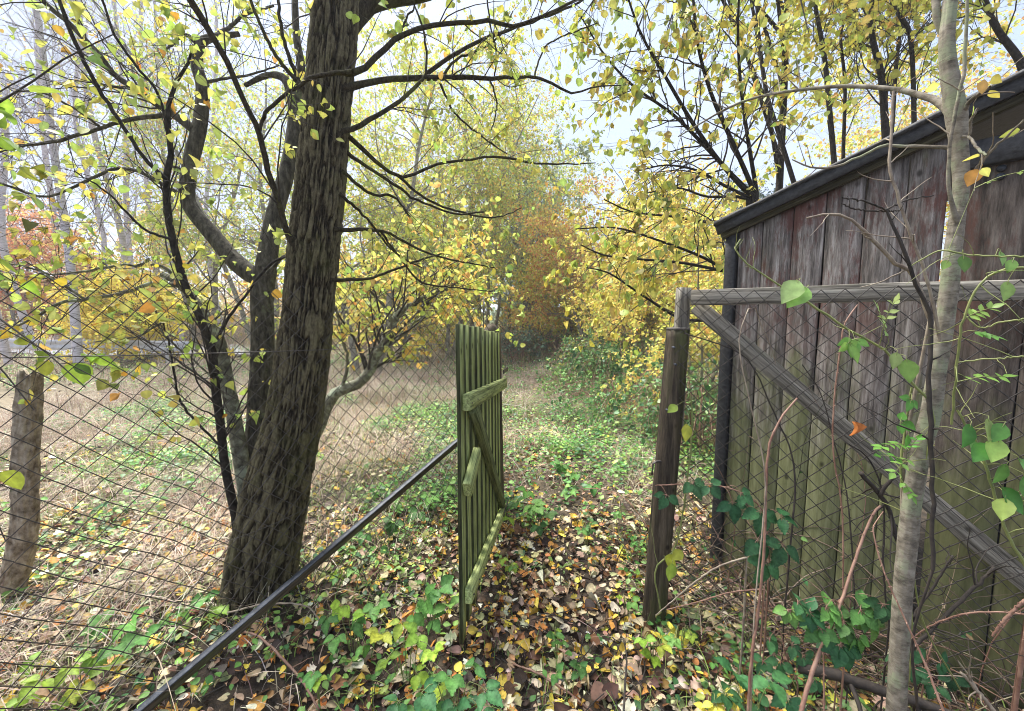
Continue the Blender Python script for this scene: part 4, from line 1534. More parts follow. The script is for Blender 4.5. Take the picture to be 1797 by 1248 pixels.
def bg_tree(name, label, cat, px, Y, top_py, cols, w=None, group=None, stems=1, spreadx=1.0, r0=.09, n1=26, l1=(1.0, 2.4), n2=160, l2=(.4, 1.2), n3=700, l3=(.2, .6), nleaf=9000, lsize=.07,
            mtr='bark_far', up=.25, droop=.3, tmin=.2, base_spread=.2, lean=0.0, tm=None, lw=.8, mtw='twig_far', px_fan=0.35, jit=.16, brr=.4, dens=1.6, far=1.0):
    if far != 1:
        Y = Y * far
        r0, lsize = r0 * far, lsize * far
        l1, l2, l3 = [tuple(a * far for a in q) for q in (l1, l2, l3)]
        base_spread *= far
    bx = P(px, 600, Y)[0]
    zt = P(px, top_py, Y)[2]
    zg = float(hgt(bx, Y))
    root = thing(name, label, cat, (bx, Y, zg), group)
    tr, tw, lf = Acc(), Acc(), Acc()
    Ps, Rs = [], []
    for k in range(stems):
        ang = rng.uniform(0, 6.283)
        off = np.array([math.cos(ang), math.sin(ang), 0]) * (base_spread if stems > 1 else 0) * rng.uniform(.3, 1)
        fan = np.array([math.cos(ang), math.sin(ang), 0]) * (px_fan * (zt - zg) if stems > 1 else .06 * (zt - zg)) * rng.uniform(.4, 1)
        hgt_ = (zt - zg) * (rng.uniform(.75, 1.0) if stems > 1 else 1.0)
        base = np.array([bx, Y, zg - .1]) + off
        pts = [base + fan * (t_ ** 1.4) + np.array([lean * hgt_ * t_, 0, hgt_ * t_]) + np.append(rng.normal(0, .012 * hgt_, 2), 0) * (t_ > 0) for t_ in (0, .2, .4, .6, .8, 1)]
        p = smooth_path(pts, 20)
        r = r0 * (1 if stems == 1 else rng.uniform(.5, 1)) * np.linspace(1, .12, 20) ** .8
        Ps.append(p)
        Rs.append(r)
    Ps, Rs = np.array(Ps), np.array(Rs)
    tubes(tr, Ps, Rs, 9)
    P1, R1 = grow(Ps, Rs, n1, l1, 12, up=up, droop=droop, spread=.65, tmin=tmin, tmax=.97, rr=brr, wob=.12)
    P2, R2 = grow(P1, R1, n2, l2, 8, up=up * .5, droop=droop, spread=.6, tmin=.15, rr=.5, wob=.16, rmin=.0025)
    P3, R3 = grow(P2, R2, n3, l3, 5, droop=droop, spread=.6, tmin=.1, rr=.6, wob=.2, rmin=.0016)
    tubes(tr, P1, R1, 6)
    tubes(tw, P2, R2, 5)
    tubes(tw, P3, R3, 3)
    if nleaf:
        leaves_on(lf, P3, int(nleaf * dens), lsize * .68, cols, w, tm=tm or T_SMALL, droop=.5, off=lsize * .8, jit=jit)
    finish_tree(root, tr, tw, lf, MAT[mtr], MAT[mtw])
    return root


GB = 'trees beyond the meadow'
# canopy centre
bg_tree('meadow_tree', 'tall lime green tree rising directly behind the furrowed trunk', 'tree', 640, 6.6, -60, C_LIME, W_LIME, GB, 2, r0=.07, n1=44, l1=(1.0, 2.2), n2=260, n3=1600, nleaf=15000, lsize=.062, tmin=.22, far=1.55)
bg_tree('meadow_tree', 'tall yellow green tree sloping down to the right above the open gate', 'tree', 780, 8.5, 120, C_LIME + C_HAZEL, None, GB, 3, r0=.08, n1=60, l1=(1.0, 2.4), n2=360, n3=1900, nleaf=16500, lsize=.065, tmin=.2, far=1.6)
bg_tree('meadow_tree', 'lime tree with bare lower trunk behind the round-topped gate post', 'tree', 850, 11, 210, C_GREEN + C_LIME, None, GB, 3, r0=.09, n1=60, l1=(1.2, 2.8), n2=360, n3=1500, nleaf=11000, lsize=.08, tmin=.3, far=1.5)
bg_tree('golden_tree', 'bright lemon yellow tree low behind the end of the path', 'tree', 1010, 15, 400, C_YELLOW + C_LIME, None, 'golden trees beside the path', 5, r0=.05, n1=50, l1=(1, 2.2), n2=280, n3=1300, nleaf=13000, lsize=.11, tmin=.05)
bg_tree('meadow_tree', 'pale lime tree closing the far end of the meadow left of the path', 'tree', 800, 21, 380, C_LIME + C_GREEN, None, GB, 4, r0=.08, n1=50, l1=(1.4, 3), n2=280, n3=1200, nleaf=12000, lsize=.14, tmin=.1)
bg_tree('meadow_tree', 'yellow green tree in the distance between birches and dark sapling', 'tree', 280, 20, 330, C_LIME + C_GOLD, None, GB, 4, r0=.08, n1=50, l1=(1.4, 3), n2=280, n3=1200, nleaf=11000, lsize=.13, tmin=.1)
bg_tree('willow', 'soft grey green tree at the foot of the open patch of sky', 'tree', 950, 16, 245, C_BLUEG, None, GB, 3, r0=.14, n1=60, l1=(1.6, 3.6), n2=380, n3=2200, nleaf=24000, lsize=.11, tmin=.12, far=1.25)
bg_tree('meadow_tree', 'broad green and yellow tree seen between forked tree and furrowed trunk', 'tree', 470, 8, -40, C_LIME + C_GREEN, None, GB, 2, r0=.08, n1=50, l1=(1.0, 2.2), n2=260, n3=1500, nleaf=6500, lsize=.07, tmin=.2, far=1.6)
bg_tree('meadow_tree', 'pale yellow green tree filling the gap left of the sinuous limb', 'tree', 355, 10, 60, C_LIME + C_GREEN, None, GB, 2, r0=.08, n1=36, l1=(1.0, 2.4), n2=200, n3=1000, nleaf=3500, lsize=.08, tmin=.25, far=1.4)
bg_tree('meadow_tree', 'low bushy yellow green tree behind the small curved lichened tree', 'tree', 700, 9.5, 400, C_LIME + C_GOLD, None, GB, 4, r0=.05, n1=50, l1=(.8, 1.8), n2=260, n3=1300, nleaf=13000, lsize=.07, tmin=.1, far=1.55)
bg_tree('meadow_tree', 'small golden tree glowing behind the far end of the path', 'tree', 925, 18, 440, C_YELLOW + C_GOLD, None, GB, 4, r0=.06, n1=40, l1=(.9, 2), n2=200, n3=1000, nleaf=9000, lsize=.11, tmin=.08, far=1.2)
# golden shrubs centre right
bg_tree('golden_tree', 'golden orange leaved tree just left of the shed corner', 'tree', 1110, 7.2, 315, C_GOLD, W_GOLD, 'golden trees beside the path', 5, r0=.05, n1=60, l1=(.8, 1.9), n2=340, n3=1900, nleaf=19000, lsize=.066, tmin=.1, px_fan=.3, far=1.2)
bg_tree('golden_tree', 'orange tipped golden tree farther back along the path', 'tree', 1040, 10, 330, C_GOLD + C_ORANGE[:2], None, 'golden trees beside the path', 4, r0=.06, n1=50, l1=(1, 2.2), n2=280, n3=1500, nleaf=15000, lsize=.08, tmin=.08, far=1.35)
bg_tree('golden_tree', 'yellow leaved tree showing between gate post and shed corner', 'tree', 1230, 5.6, 345, C_GOLD + C_LIME[:2], None, 'golden trees beside the path', 4, r0=.04, n1=44, l1=(.6, 1.3), n2=240, n3=1100, nleaf=9500, lsize=.06, tmin=.1)
bg_tree('dark_fir', 'dark blue green fir peeping over the low end of the shed roof', 'tree', 1270, 13, 330, [(.03, .06, .045), (.05, .09, .06)], None, GB, 1, r0=.12, n1=120, l1=(.8, 1.8), n2=500, n3=2200, nleaf=24000, lsize=.07, tmin=.1, up=-.1)
# left: yellow maple, orange tree
bg_tree('yellow_maple', 'low bright yellow maple in front of the white birches', 'tree', 215, 8.5, 515, C_YELLOW, None, None, 4, r0=.04, n1=40, l1=(.5, 1.05), n2=220, n3=1000, nleaf=12000, lsize=.07, tmin=.05, px_fan=.3, far=1.55)
bg_tree('orange_tree', 'orange leaved tree at the far left edge behind the birches', 'tree', 40, 14, 330, C_ORANGE, None, None, 3, r0=.08, n1=60, l1=(1.2, 2.6), n2=320, n3=1500, nleaf=14000, lsize=.10, tmin=.1, far=1.25)
bg_tree('orange_tree', 'rusty orange tree half hidden behind the second birch from the left', 'tree', 190, 17, 420, C_ORANGE + C_GREEN[2:], None, None, 3, r0=.08, n1=50, l1=(1.2, 2.4), n2=280, n3=1200, nleaf=11000, lsize=.12, tmin=.1, far=1.1)
# birches
BG_ = 'bare birches on the left'
birches = [(12, 9, 14, 'pale bare birch cut by the left edge of the view'), (62, 11, 13, 'pale bare birch second from the left edge'), (133, 8, 17, 'thickest pale birch with dark foot left of the yellow maple'),
           (168, 12, 10, 'slim bare birch just right of the thickest one'), (208, 10, 13, 'bare birch rising straight behind the yellow maple'), (252, 13, 11, 'thin bare birch right of the yellow maple'),
           (292, 15, 10, 'faint slim birch next to the thin dark sapling'), (322, 12, 8, 'thin birch seen between sapling and sinuous limb'), (100, 15, 12, 'distant pale birch between the second and the thickest'), (395, 14, 9, 'distant birch seen through the fork of the grey tree')]
for (px, Y, wpx, lab) in birches:
    r0 = wpx * Y / F / 2 * .85
    bg_tree('birch', lab, 'tree', px, Y, -500, C_LIME, None, BG_, 1, r0=r0, n1=46, l1=(1.0, 2.6), n2=260, n3=1000, l3=(.25, .8), nleaf=260, lsize=.06, mtr='bark_birch', up=.75, droop=-.1, tmin=.18, lean=rng.uniform(-.03, .02), mtw='birch_twig', brr=.22, far=1.35)
# slim far stems near the path end
for (px, Y, wpx, lab) in ((915, 14, 9, 'slim pale stem standing at the far end of the path'), (893, 17, 6, 'very thin far stem left of the slim pale one'), (745, 13, 6, 'thin dark stem in the thicket left of the gate'), (835, 12, 7, 'thin stem rising behind the gate top'), (660, 12, 7, 'thin stem behind the curved lichened tree')):
    bg_tree('slim_stem', lab, 'tree', px, Y, 150, C_LIME, None, 'slim stems in the thicket', 1, r0=wpx * Y / F / 2, n1=22, l1=(.8, 2), n2=90, n3=300, nleaf=1200, lsize=.08, mtr='bark_lichen', up=.5, tmin=.3, far=1.2)

# far wood (stuff): mass of trees closing the horizon
acc = Acc()
n = 46
ang = np.linspace(-1.05, 1.05, n) + rng.normal(0, .01, n)
dist = rng.uniform(32, 48, n)
cx, cy = np.sin(ang) * dist, np.cos(ang) * dist
Ht = rng.uniform(2.5, 5.2, n) * (dist / 34) * np.where(np.abs(ang - .03) < .16, .55, 1)
tp = np.stack([np.stack([cx, cy, hgt(cx, cy) - .2], -1), np.stack([cx, cy, Ht * .5], -1), np.stack([cx + rng.normal(0, .3, n), cy, Ht], -1)], 1)
tubes(acc, tp, np.stack([np.full(n, .14), np.full(n, .1), np.full(n, .03)], 1), 5, (.16, .13, .11))
nl = 60000
q = rng.integers(0, n, nl)
g3 = norm(rng.normal(size=(nl, 3))) * rng.uniform(.2, 1, (nl, 1)) ** .5
pos = np.stack([cx[q] + g3[:, 0] * 2.6, cy[q] + g3[:, 1] * 2.0, Ht[q] * .52 + g3[:, 2] * Ht[q] * .5], -1)
pos += (fbm(pos * 1.3, 3, 2)[:, None] - .5) * 1.6
cols = np.array([(.28, .33, .15), (.50, .48, .16), (.55, .38, .15), (.36, .29, .2), (.66, .55, .14), (.24, .30, .18)])
tc_ = cols[rng.integers(0, 6, n)][q] * (1 + rng.normal(0, .2, (nl, 1)))
inst(acc, T_SMALL, pos, rng.normal(size=(nl, 3)), rng.normal(size=(nl, 3)), rng.uniform(.14, .3, nl), np.clip(tc_, .01, .8))
o = acc.build('far_wood', MAT['leaf'])
tag(o, 'distant mixed autumn wood closing off the meadow', 'wood', kind='stuff')

# brown thicket / dry stems (stuff) at the meadow edge
acc = Acc()
n = 9000
x = rng.uniform(-20, 14, n)
y = rng.uniform(15, 22, n) + np.abs(x) * .15
Hs = rng.uniform(.5, 2.0, n) * np.clip(fbm(np.stack([x * .7, y * .7, 0 * x], -1), 5, 3) * 1.8, .4, 1.4)
z0 = hgt(x, y)
b1 = np.stack([x, y, z0], -1)
dirv = np.stack([rng.normal(0, .4, n), rng.normal(0, .4, n), np.ones(n)], -1)
t = np.linspace(0, 1, 5)[None, :, None]
pth = b1[:, None] + dirv[:, None] * Hs[:, None, None] * t + np.stack([rng.normal(0, .3, n), rng.normal(0, .3, n), -rng.uniform(0, .4, n)], -1)[:, None] * t ** 2 * Hs[:, None, None]
cc = palette(n, [(.38, .28, .20), (.27, .19, .13), (.48, .40, .29), (.19, .13, .09)], None, .15)
tubes(acc, pth, np.repeat(rng.uniform(.006, .013, (n, 1)), 5, 1) * np.linspace(1, .4, 5), 3, cc)
leaves_on(acc, pth, 9000, .12, [(.32, .22, .13), (.42, .36, .10), (.20, .22, .07), (.5, .34, .08), (.09, .15, .06)], None, T_SMALL)
o = acc.build('dry_thicket', MAT['grass'])
tag(o, 'brown dry stems and brush along the meadow edge', 'undergrowth', kind='stuff')

# dark green bramble mound right of the path, mid distance
def mound(label, px, py, Y, w, h, n, size, cols, name='bramble_thicket'):
    c = G(px, py, 0)
    c = np.array([P(px, py, Y)[0], Y, 0.0])
    c[2] = float(hgt(c[0], c[1]))
    root = thing(name, label, 'shrub', c, 'thickets right of the path')
    tw, lf = Acc(), Acc()
    m_ = 90
    a = rng.uniform(0, 6.283, m_)
    base = np.stack([c[0] + np.cos(a) * w * .35 * rng.uniform(0, 1, m_), Y + np.sin(a) * w * .35 * rng.uniform(0, 1, m_), np.full(m_, c[2] - .02)], -1)
    top = base + np.stack([np.cos(a) * w * .35, np.sin(a) * w * .35, h * rng.uniform(.7, 1.2, m_)], -1)
    end = base + np.stack([np.cos(a) * w * .75, np.sin(a) * w * .75, h * rng.uniform(.1, .7, m_)], -1)
    pp = np.array([smooth_path([base[i], top[i], end[i]], 12) for i in range(m_)])
    tubes(tw, pp, np.full((m_, 12), .004) * np.linspace(1, .5, 12), 4)
    P2, R2 = grow(pp, np.full((m_, 12), .004), 400, (.1, .35), 5, spread=.6, rr=.6)
    tubes(tw, P2, R2, 3)
    leaves_on(lf, P2, n, size, cols, None, T_OVATE, droop=.1, flat=.9)
    tw.build('canes', MAT['cane'], root)
    lf.build('leaves', MAT['herb'], root)


C_DG = [(.07, .15, .065), (.10, .21, .08), (.14, .27, .09), (.22, .33, .11)]
mound('dark green bramble thicket between the path and the golden tree', 1090, 600, 7.6, 1.5, .95, 4200, .06, C_DG)
mound('dark green thicket close behind the round gate post', 1230, 640, 4.3, .8, .75, 2200, .05, C_DG)
mound('brownish thicket at the far end of the path', 985, 600, 15, 2.4, .9, 4000, .09, C_DG + [(.48, .36, .2), (.52, .46, .14), (.5, .34, .16)])
mound('small blue green shrub around the slim pale stem', 905, 600, 13, .9, .9, 1500, .08, [(.10, .17, .12), (.16, .23, .15), (.2, .26, .15)])
mound('low ivy covered bank just right of the path in the middle distance', 1120, 640, 5.6, 1.3, .5, 3200, .045, [(.08, .19, .07), (.12, .26, .09), (.18, .32, .10)])
mound('fresh green patch of nettles on the right side of the path', 1040, 680, 7.0, 1.1, .45, 2600, .045, [(.12, .26, .07), (.18, .34, .09), (.26, .42, .12)])
mound('low yellow green shrub right of the far path', 1050, 610, 9.5, 1.2, .9, 2400, .06, C_DG + C_LIME[:2])

# ------------------------------------------------------------------ trees behind the shed
RG = 'stems behind the shed'
rs = [
    ('dark stem leaning left above the low end of the shed roof', [(1402, 350, 12), (1390, 310, 11), (1365, 229, 10), (1345, 162, 9), (1332, 67, 8), (1328, 0, 7), (1322, -120, 5)], 4.3),
    ('straight dark stem rising behind the middle of the roof', [(1466, 320, 12), (1463, 273, 12), (1453, 162, 11), (1446, 94, 10), (1429, 0, 8), (1410, -120, 6)], 4.5),
    ('thin stem close right of the straight dark one', [(1480, 310, 8), (1480, 263, 8), (1483, 150, 7), (1476, 57, 6), (1500, 0, 5), (1520, -100, 4)], 4.8),
    ('thickest forked stem behind the roof', [(1556, 280, 17), (1554, 229, 16), (1547, 135, 14), (1534, 81, 12), (1528, 40, 10), (1530, 0, 9), (1540, -150, 6)], 4.4),
    ('slim stem right against the thickest one', [(1562, 260, 9), (1566, 219, 9), (1574, 101, 8), (1584, 34, 7), (1590, 0, 6), (1600, -120, 4)], 4.9),
    ('crooked stem left of the slender foreground tree', [(1604, 250, 10), (1604, 202, 10), (1601, 101, 9), (1594, 50, 9), (1574, 20, 7), (1560, -60, 5)], 4.2),
    ('dark stem leaning at the top right corner', [(1800, 140, 16), (1786, 101, 15), (1749, 50, 12), (1729, 0, 10), (1700, -100, 7)], 4.0),
]
for i, (lab, pts, Y) in enumerate(rs):
    p, r = px_path(pts, Y, Y + .2, 24)
    r = r * .68
    # carry the stem down to the ground behind the shed
    gb = np.array([p[0][0] + .03, p[0][1] + .1, 0])
    gb[2] = float(hgt(gb[0], gb[1])) - .05
    low = smooth_path([gb, gb + (p[0] - gb) * .5 + np.array([.03, 0, 0]), p[0]], 8)[:-1]
    path = np.vstack([low, p])
    rad = np.concatenate([np.linspace(r[0] * 1.3, r[0], 7), r])
    root = thing('background_stem', lab, 'tree', gb, RG)
    tr, tw, lf = Acc(), Acc(), Acc()
    tubes(tr, path[None], rad[None], 9)
    rad = rad * .8
    P1, R1 = grow(path[None], rad[None], 26, (.6, 1.5), 12, up=.35, spread=.6, tmin=.35, rr=.3, wob=.14)
    P2, R2 = grow(P1, R1, 110, (.3, .8), 8, up=.1, spread=.55, tmin=.2, rr=.55, wob=.16, rmin=.002)
    P3, R3 = grow(P2, R2, 330, (.1, .35), 5, droop=.4, spread=.5, rr=.6, rmin=.0012)
    tubes(tw, P1, R1, 6)
    tubes(tw, P2, R2, 5)
    tubes(tw, P3, R3, 3)
    leaves_on(lf, P3, 950, .054, C_GOLD + C_LIME[:2] + [(.45, .42, .07)], [3, 2, 3, .8, 2, 3, 2, 2], T_ROUND, droop=.6)
    finish_tree(root, tr, tw, lf, MAT['bark_dark'], MAT['twig'])
bg_tree('golden_tree', 'deep golden tree glowing behind the high right end of the shed roof', 'tree', 1690, 6.5, -80, C_GOLD + C_ORANGE[1:2], None, None, 3, r0=.026, n1=60, l1=(.9, 2.0), n2=340, n3=1700, nleaf=7000, lsize=.075, tmin=.2, brr=.3, far=1.3)
bg_tree('golden_tree', 'yellow green tree behind the middle of the shed roof', 'tree', 1440, 7.5, -60, C_GOLD + C_LIME, None, None, 3, r0=.024, n1=50, l1=(.9, 2.0), n2=260, n3=1200, nleaf=5200, lsize=.075, tmin=.25, brr=.3, far=1.3)

# hazel fan over the path: many thin stems from behind the shed's low end
root = thing('arching_hazel', 'arching hazel whose thin stems fan out left over the shed eave and the path', 'tree', (*P(1330, 600, 3.9)[:2], 0))
hb = np.array(root.location)
tr, tw, lf = Acc(), Acc(), Acc()
fans = [
    [(1322, 343, 8), (1281, 303, 7), (1231, 250, 6), (1180, 200, 5), (1110, 150, 4), (1060, 95, 3), (1020, 30, 2)],
    [(1318, 345, 8), (1268, 290, 7), (1215, 215, 6), (1165, 130, 5), (1125, 60, 4), (1100, -10, 3)],
    [(1325, 340, 8), (1290, 260, 7), (1250, 170, 6), (1225, 80, 5), (1215, -20, 4)],
    [(1315, 347, 6), (1270, 325, 5), (1225, 300, 4), (1170, 290, 3), (1120, 300, 2)],
    [(1328, 338, 7), (1312, 240, 6), (1300, 150, 5), (1295, 50, 4), (1300, -50, 3)],
    [(1312, 350, 6), (1290, 345, 5), (1240, 345, 4), (1190, 330, 3), (1130, 340, 2)],
    [(1310, 480, 7), (1280, 478, 6), (1200, 462, 5), (1120, 455, 4), (1060, 448, 3), (1020, 430, 2)],
    [(1310, 500, 6), (1240, 455, 5), (1150, 420, 4), (1080, 400, 3), (1010, 402, 2)],
    [(1290, 560, 6), (1200, 560, 5), (1130, 520, 4), (1070, 480, 3), (1030, 470, 2)],
    [(1305, 380, 6), (1250, 390, 5), (1180, 380, 4), (1110, 372, 3), (1060, 350, 2)],
]
Pl, Rl = [], []
for f_ in fans:
    p, r = px_path(f_, 3.9, 3.1, 18)
    low = smooth_path([hb, hb * .5 + p[0] * .5 + np.array([.04, .05, .15]), p[0]], 8)[:-1]
    pp = np.vstack([low, p])
    rr2 = np.concatenate([np.full(7, r[0] * 1.2), r])
    Pl.append(pp)
    Rl.append(rr2)
Pl, Rl = np.array(Pl), np.array(Rl)
tubes(tr, Pl, Rl, 7)
P1, R1 = grow(Pl, Rl, 150, (.35, 1.0), 10, droop=.35, spread=.5, tmin=.4, rr=.5, wob=.14)
P2, R2 = grow(P1, R1, 420, (.12, .45), 6, droop=.6, spread=.5, rr=.6, wob=.2, rmin=.0011)
tubes(tw, P1, R1, 5)
tubes(tw, P2, R2, 4)
leaves_on(lf, P2, 2000, .050, C_HAZEL + C_GOLD[:3], [3, 4, 2, 2, 1.5, 2, 1, 2], T_ROUND, droop=1.1)
finish_tree(root, tr, tw, lf, MAT['bark_dark'], MAT['twig'], MAT['near_leaf'])

# overhead poplar branch, top centre/right, hanging into view
root = thing('overhanging_poplar', 'poplar whose leafy branches hang into the top of the view over the path', 'tree', (3.5, 5.4, 0))
tr, tw, lf = Acc(), Acc(), Acc()
pb = np.array([3.5, 5.4, -.05])
main = smooth_path([pb, pb + [0, 0, 2.2], pb + [-.15, -.2, 4.2], pb + [-.4, -.5, 6.2]], 24)
tubes(tr, main[None], np.linspace(.055, .03, 24)[None], 12)
lim = []
for (px0, py0, px1, py1, Y1) in ((1190, -160, 1000, 60, 3.0), (1200, -200, 880, -30, 3.0), (1250, -150, 1150, 120, 3.2), (1300, -100, 1250, 120, 3.4), (1180, -260, 780, -60, 2.8), (1350, -150, 1420, 60, 3.4), (1200, -120, 1080, 160, 3.5), (1250, -200, 950, 30, 3.6)):
    s_ = main[rng.integers(12, 23)]
    a_, b_ = P(px0, py0, 4.4), P(px1, py1, Y1)
    lim.append(smooth_path([s_, a_, (a_ + b_) / 2 + [0, 0, .12], b_], 20))
lim = np.array(lim)
Rl = np.repeat(np.linspace(.022, .003, 20)[None], len(lim), 0)
tubes(tr, lim, Rl, 7)
P1, R1 = grow(lim, Rl, 130, (.3, .9), 10, droop=.5, spread=.5, tmin=.4, rr=.5)
P2, R2 = grow(P1, R1, 420, (.12, .4), 6, droop=.7, spread=.5, rr=.6, rmin=.0011)
tubes(tw, P1, R1, 5)
tubes(tw, P2, R2, 4)
leaves_on(lf, P2, 1400, .050, C_HAZEL, [4, 3, 4, 1, 1], T_ROUND, droop=1.2)
finish_tree(root, tr, tw, lf, MAT['bark_dark'], MAT['twig'], MAT['near_leaf'])

# ------------------------------------------------------------------ slender foreground tree on the right
sb = np.array([P(1570, 1300, 1.13)[0], 1.13, 0.0])
sb[2] = float(hgt(sb[0], sb[1]))
root = thing('slender_tree', 'slender grey and pinkish tree standing right in front of the shed', 'tree', sb)
tr, tw, lf = Acc(), Acc(), Acc()
bark_trunk(tr, [(a_, b_, c_ * (.88 if b_ > 420 else .76)) for a_, b_, c_ in [(1560, 1500, 44), (1572, 1260, 36), (1577, 1160, 34), (1583, 1060, 34), (1592, 960, 34), (1602, 870, 33), (1616, 790, 33), (1632, 730, 34), (1644, 650, 30), (1654, 590, 31), (1664, 520, 30), (1670, 460, 29), (1680, 380, 29), (1687, 320, 29), (1682, 250, 32), (1678, 200, 38), (1665, 120, 30), (1662, 70, 27), (1666, 20, 25), (1672, -50, 24), (1690, -300, 20), (1700, -700, 12)]],
           1.12, 1.30, 300, 48, .0012, 2.5, .0, 77)
limbs = [
    ([(1664, 75, 12), (1650, 45, 11), (1643, 20, 10), (1640, -30, 9), (1630, -150, 7)], 1.25, 1.3),
    ([(1675, 205, 18), (1655, 188, 12), (1630, 172, 10), (1580, 158, 8), (1520, 152, 7), (1450, 153, 6), (1390, 160, 5), (1340, 168, 4), (1290, 184, 4), (1245, 208, 3), (1190, 240, 2)], 1.25, 1.9),
    ([(1672, 262, 7), (1640, 258, 6), (1590, 257, 5), (1552, 256, 5), (1510, 275, 4), (1460, 294, 4), (1420, 292, 3), (1390, 280, 2)], 1.24, 1.45),
    ([(1690, 205, 7), (1695, 190, 7), (1708, 172, 6), (1738, 152, 4)], 1.22, 1.15),
    ([(1680, 390, 9), (1668, 350, 6), (1664, 300, 5), (1672, 220, 5), (1690, 130, 5), (1697, 0, 4)], 1.2, 1.18),
    ([(1690, 335, 6), (1705, 310, 5), (1735, 270, 4), (1797, 210, 3)], 1.23, 1.1),
    ([(1688, 240, 5), (1700, 238, 4), (1705, 210, 4), (1716, 190, 3)], 1.2, 1.15),
    ([(1700, 240, 4), (1720, 265, 4), (1732, 272, 3)], 1.18, 1.12),
]
Pl, Rl = limbset(limbs, 20, .001)
tubes(tr, Pl, Rl, 8)
P1, R1 = grow(Pl, Rl, 26, (.06, .25), 8, spread=.6, rr=.5, tmin=.3)
tubes(tw, P1, R1, 5)
leaves_on(lf, P1, 26, .03, C_LIME, None, T_OVATE)
finish_tree(root, tr, tw, lf, MAT['bark_slender'], MAT['twig_pale'], MAT['near_leaf'])

# ------------------------------------------------------------------ small plants
_w = [.03, .20, .24, .33, .33, .385, .345, .365, .30, .30, .215, .20, .11, .08, .005]
_v, _f = tmpl_full(_w, curl=-.30, fold=.20)
for _i in range(len(_w)):
    _v[_i * 3:_i * 3 + 3, 2] += .018 * (-1) ** _i
    if _i % 2:
        _v[_i * 3, 1] += .035
        _v[_i * 3 + 2, 1] += .035
_t = np.array([[(.84 if _i % 2 else 1.08), 1.32, (.84 if _i % 2 else 1.08)] for _i in range(len(_w))]).ravel()
T_BR = (_v, _f, _t)


def leaflets(acc, stems, c, n, size, cols, w=None, face=(0, -.35, 1), out=None, tm=None, tone=None):
    """palmate leaf: n leaflets around point c"""
    out = np.array([0, -.3, -.2]) if out is None else np.asarray(out, float)
    out = norm(out)
    face = norm(np.asarray(face, float) + rng.normal(0, .25, 3))
    side = norm(np.cross(out, face))
    base = palette(1, cols, w, .12)
    angs = {1: [0], 3: [0, 1.25, -1.25], 5: [0, .8, -.8, 1.7, -1.7]}[n]
    for k, a in enumerate(angs):
        d = out * math.cos(a) + side * math.sin(a) + rng.normal(0, .08, 3) + np.array([0, 0, -.12])
        p = c + norm(d) * size * .12
        s_ = size * (1.0 if k == 0 else .82) * rng.uniform(.9, 1.1)
        inst(acc, tm or T_BR, p[None], d[None], (face + rng.normal(0, .15, 3))[None], np.array([s_]), np.clip(base * rng.uniform(.9, 1.12), .01, .8), wscale=np.array([rng.uniform(.85, 1.1)]))
        stems.append(np.array([c, p + norm(d) * .01]))


def pinnate(acc, stems, A, B, pairs, size, cols):
    A, B = np.asarray(A, float), np.asarray(B, float)
    ax = norm(B - A)
    mid = (A + B) / 2 + np.array([0, 0, .06 * np.linalg.norm(B - A)])
    pth = smooth_path([A, mid, B], 12)
    stems.append(pth)
    up = norm(np.array([0, -.5, 1.0]) + rng.normal(0, .3, 3))
    side = norm(np.cross(ax, up))
    base = palette(1, cols, None, .15)
    for k in range(pairs):
        f = .3 + .62 * k / max(pairs - 1, 1)
        c = pth[int(f * 11)]
        for sg in (-1, 1):
            d = side * sg + ax * .55 + rng.normal(0, .12, 3) + np.array([0, 0, -.15])
            inst(acc, T_NARROW, c[None], d[None], (up + rng.normal(0, .2, 3))[None], np.array([size * rng.uniform(.85, 1.1)]), base * rng.uniform(.9, 1.1), wscale=np.array([1.4]))
    inst(acc, T_NARROW, B[None], (ax + np.array([0, 0, -.1]))[None], up[None], np.array([size * 1.1]), base, wscale=np.array([1.4]))


def stem_tubes(acc, stems, r, sides=4, K=10):
    if not stems:
        return
    Pn = np.array([smooth_path(s, K) for s in stems])
    tubes(acc, Pn, np.repeat(r * np.linspace(1, .6, K)[None], len(stems), 0), sides)


C_BRY = [(.30, .42, .05), (.42, .46, .06), (.22, .36, .05)]
C_BRG = [(.10, .24, .06), (.15, .32, .07), (.08, .18, .05)]
C_BRD = [(.045, .13, .05), (.06, .165, .06), (.035, .10, .04)]
C_MIX = C_BRY + C_BRG


def lowplant(name, label, cat, pts, cols, w=None, group=None, n_each=3, stem_mat='twig_green', z=(.08, .2)):
    """plant with one leaf cluster per (px, py, size_px, z) point; pixel + height gives the place"""
    cs = []
    for (px, py, spx, zz) in pts:
        p = G(px, py, zz)
        cs.append((p, spx * p[1] / F))
    cen = np.mean([c[0] for c in cs], 0)
    base = np.array([cen[0], cen[1] + .03, float(hgt(cen[0], cen[1]))])
    root = thing(name, label, cat, base, group)
    lf, st_ = Acc(), Acc()
    petioles, mains = [], []
    for p, s_ in cs:
        d = p - base
        out = np.array([d[0] * 1.2, -.35, -.1]) + rng.normal(0, .2, 3)
        q = base + d * np.array([.5, .5, .75]) + np.array([0, 0, .05])
        mains.append(np.array([base + np.array([d[0] * .15, d[1] * .15, -.02]), q, p]))
        leaflets(lf, petioles, p, n_each if rng.uniform() < .8 else 5 if n_each == 3 else n_each, s_, cols, w, out=out)
    stem_tubes(st_, mains, .0022)
    stem_tubes(st_, petioles, .0011, 4, 4)
    st_.build('stems', MAT[stem_mat], root)
    lf.build('leaves', MAT['bramble'], root)
    return root


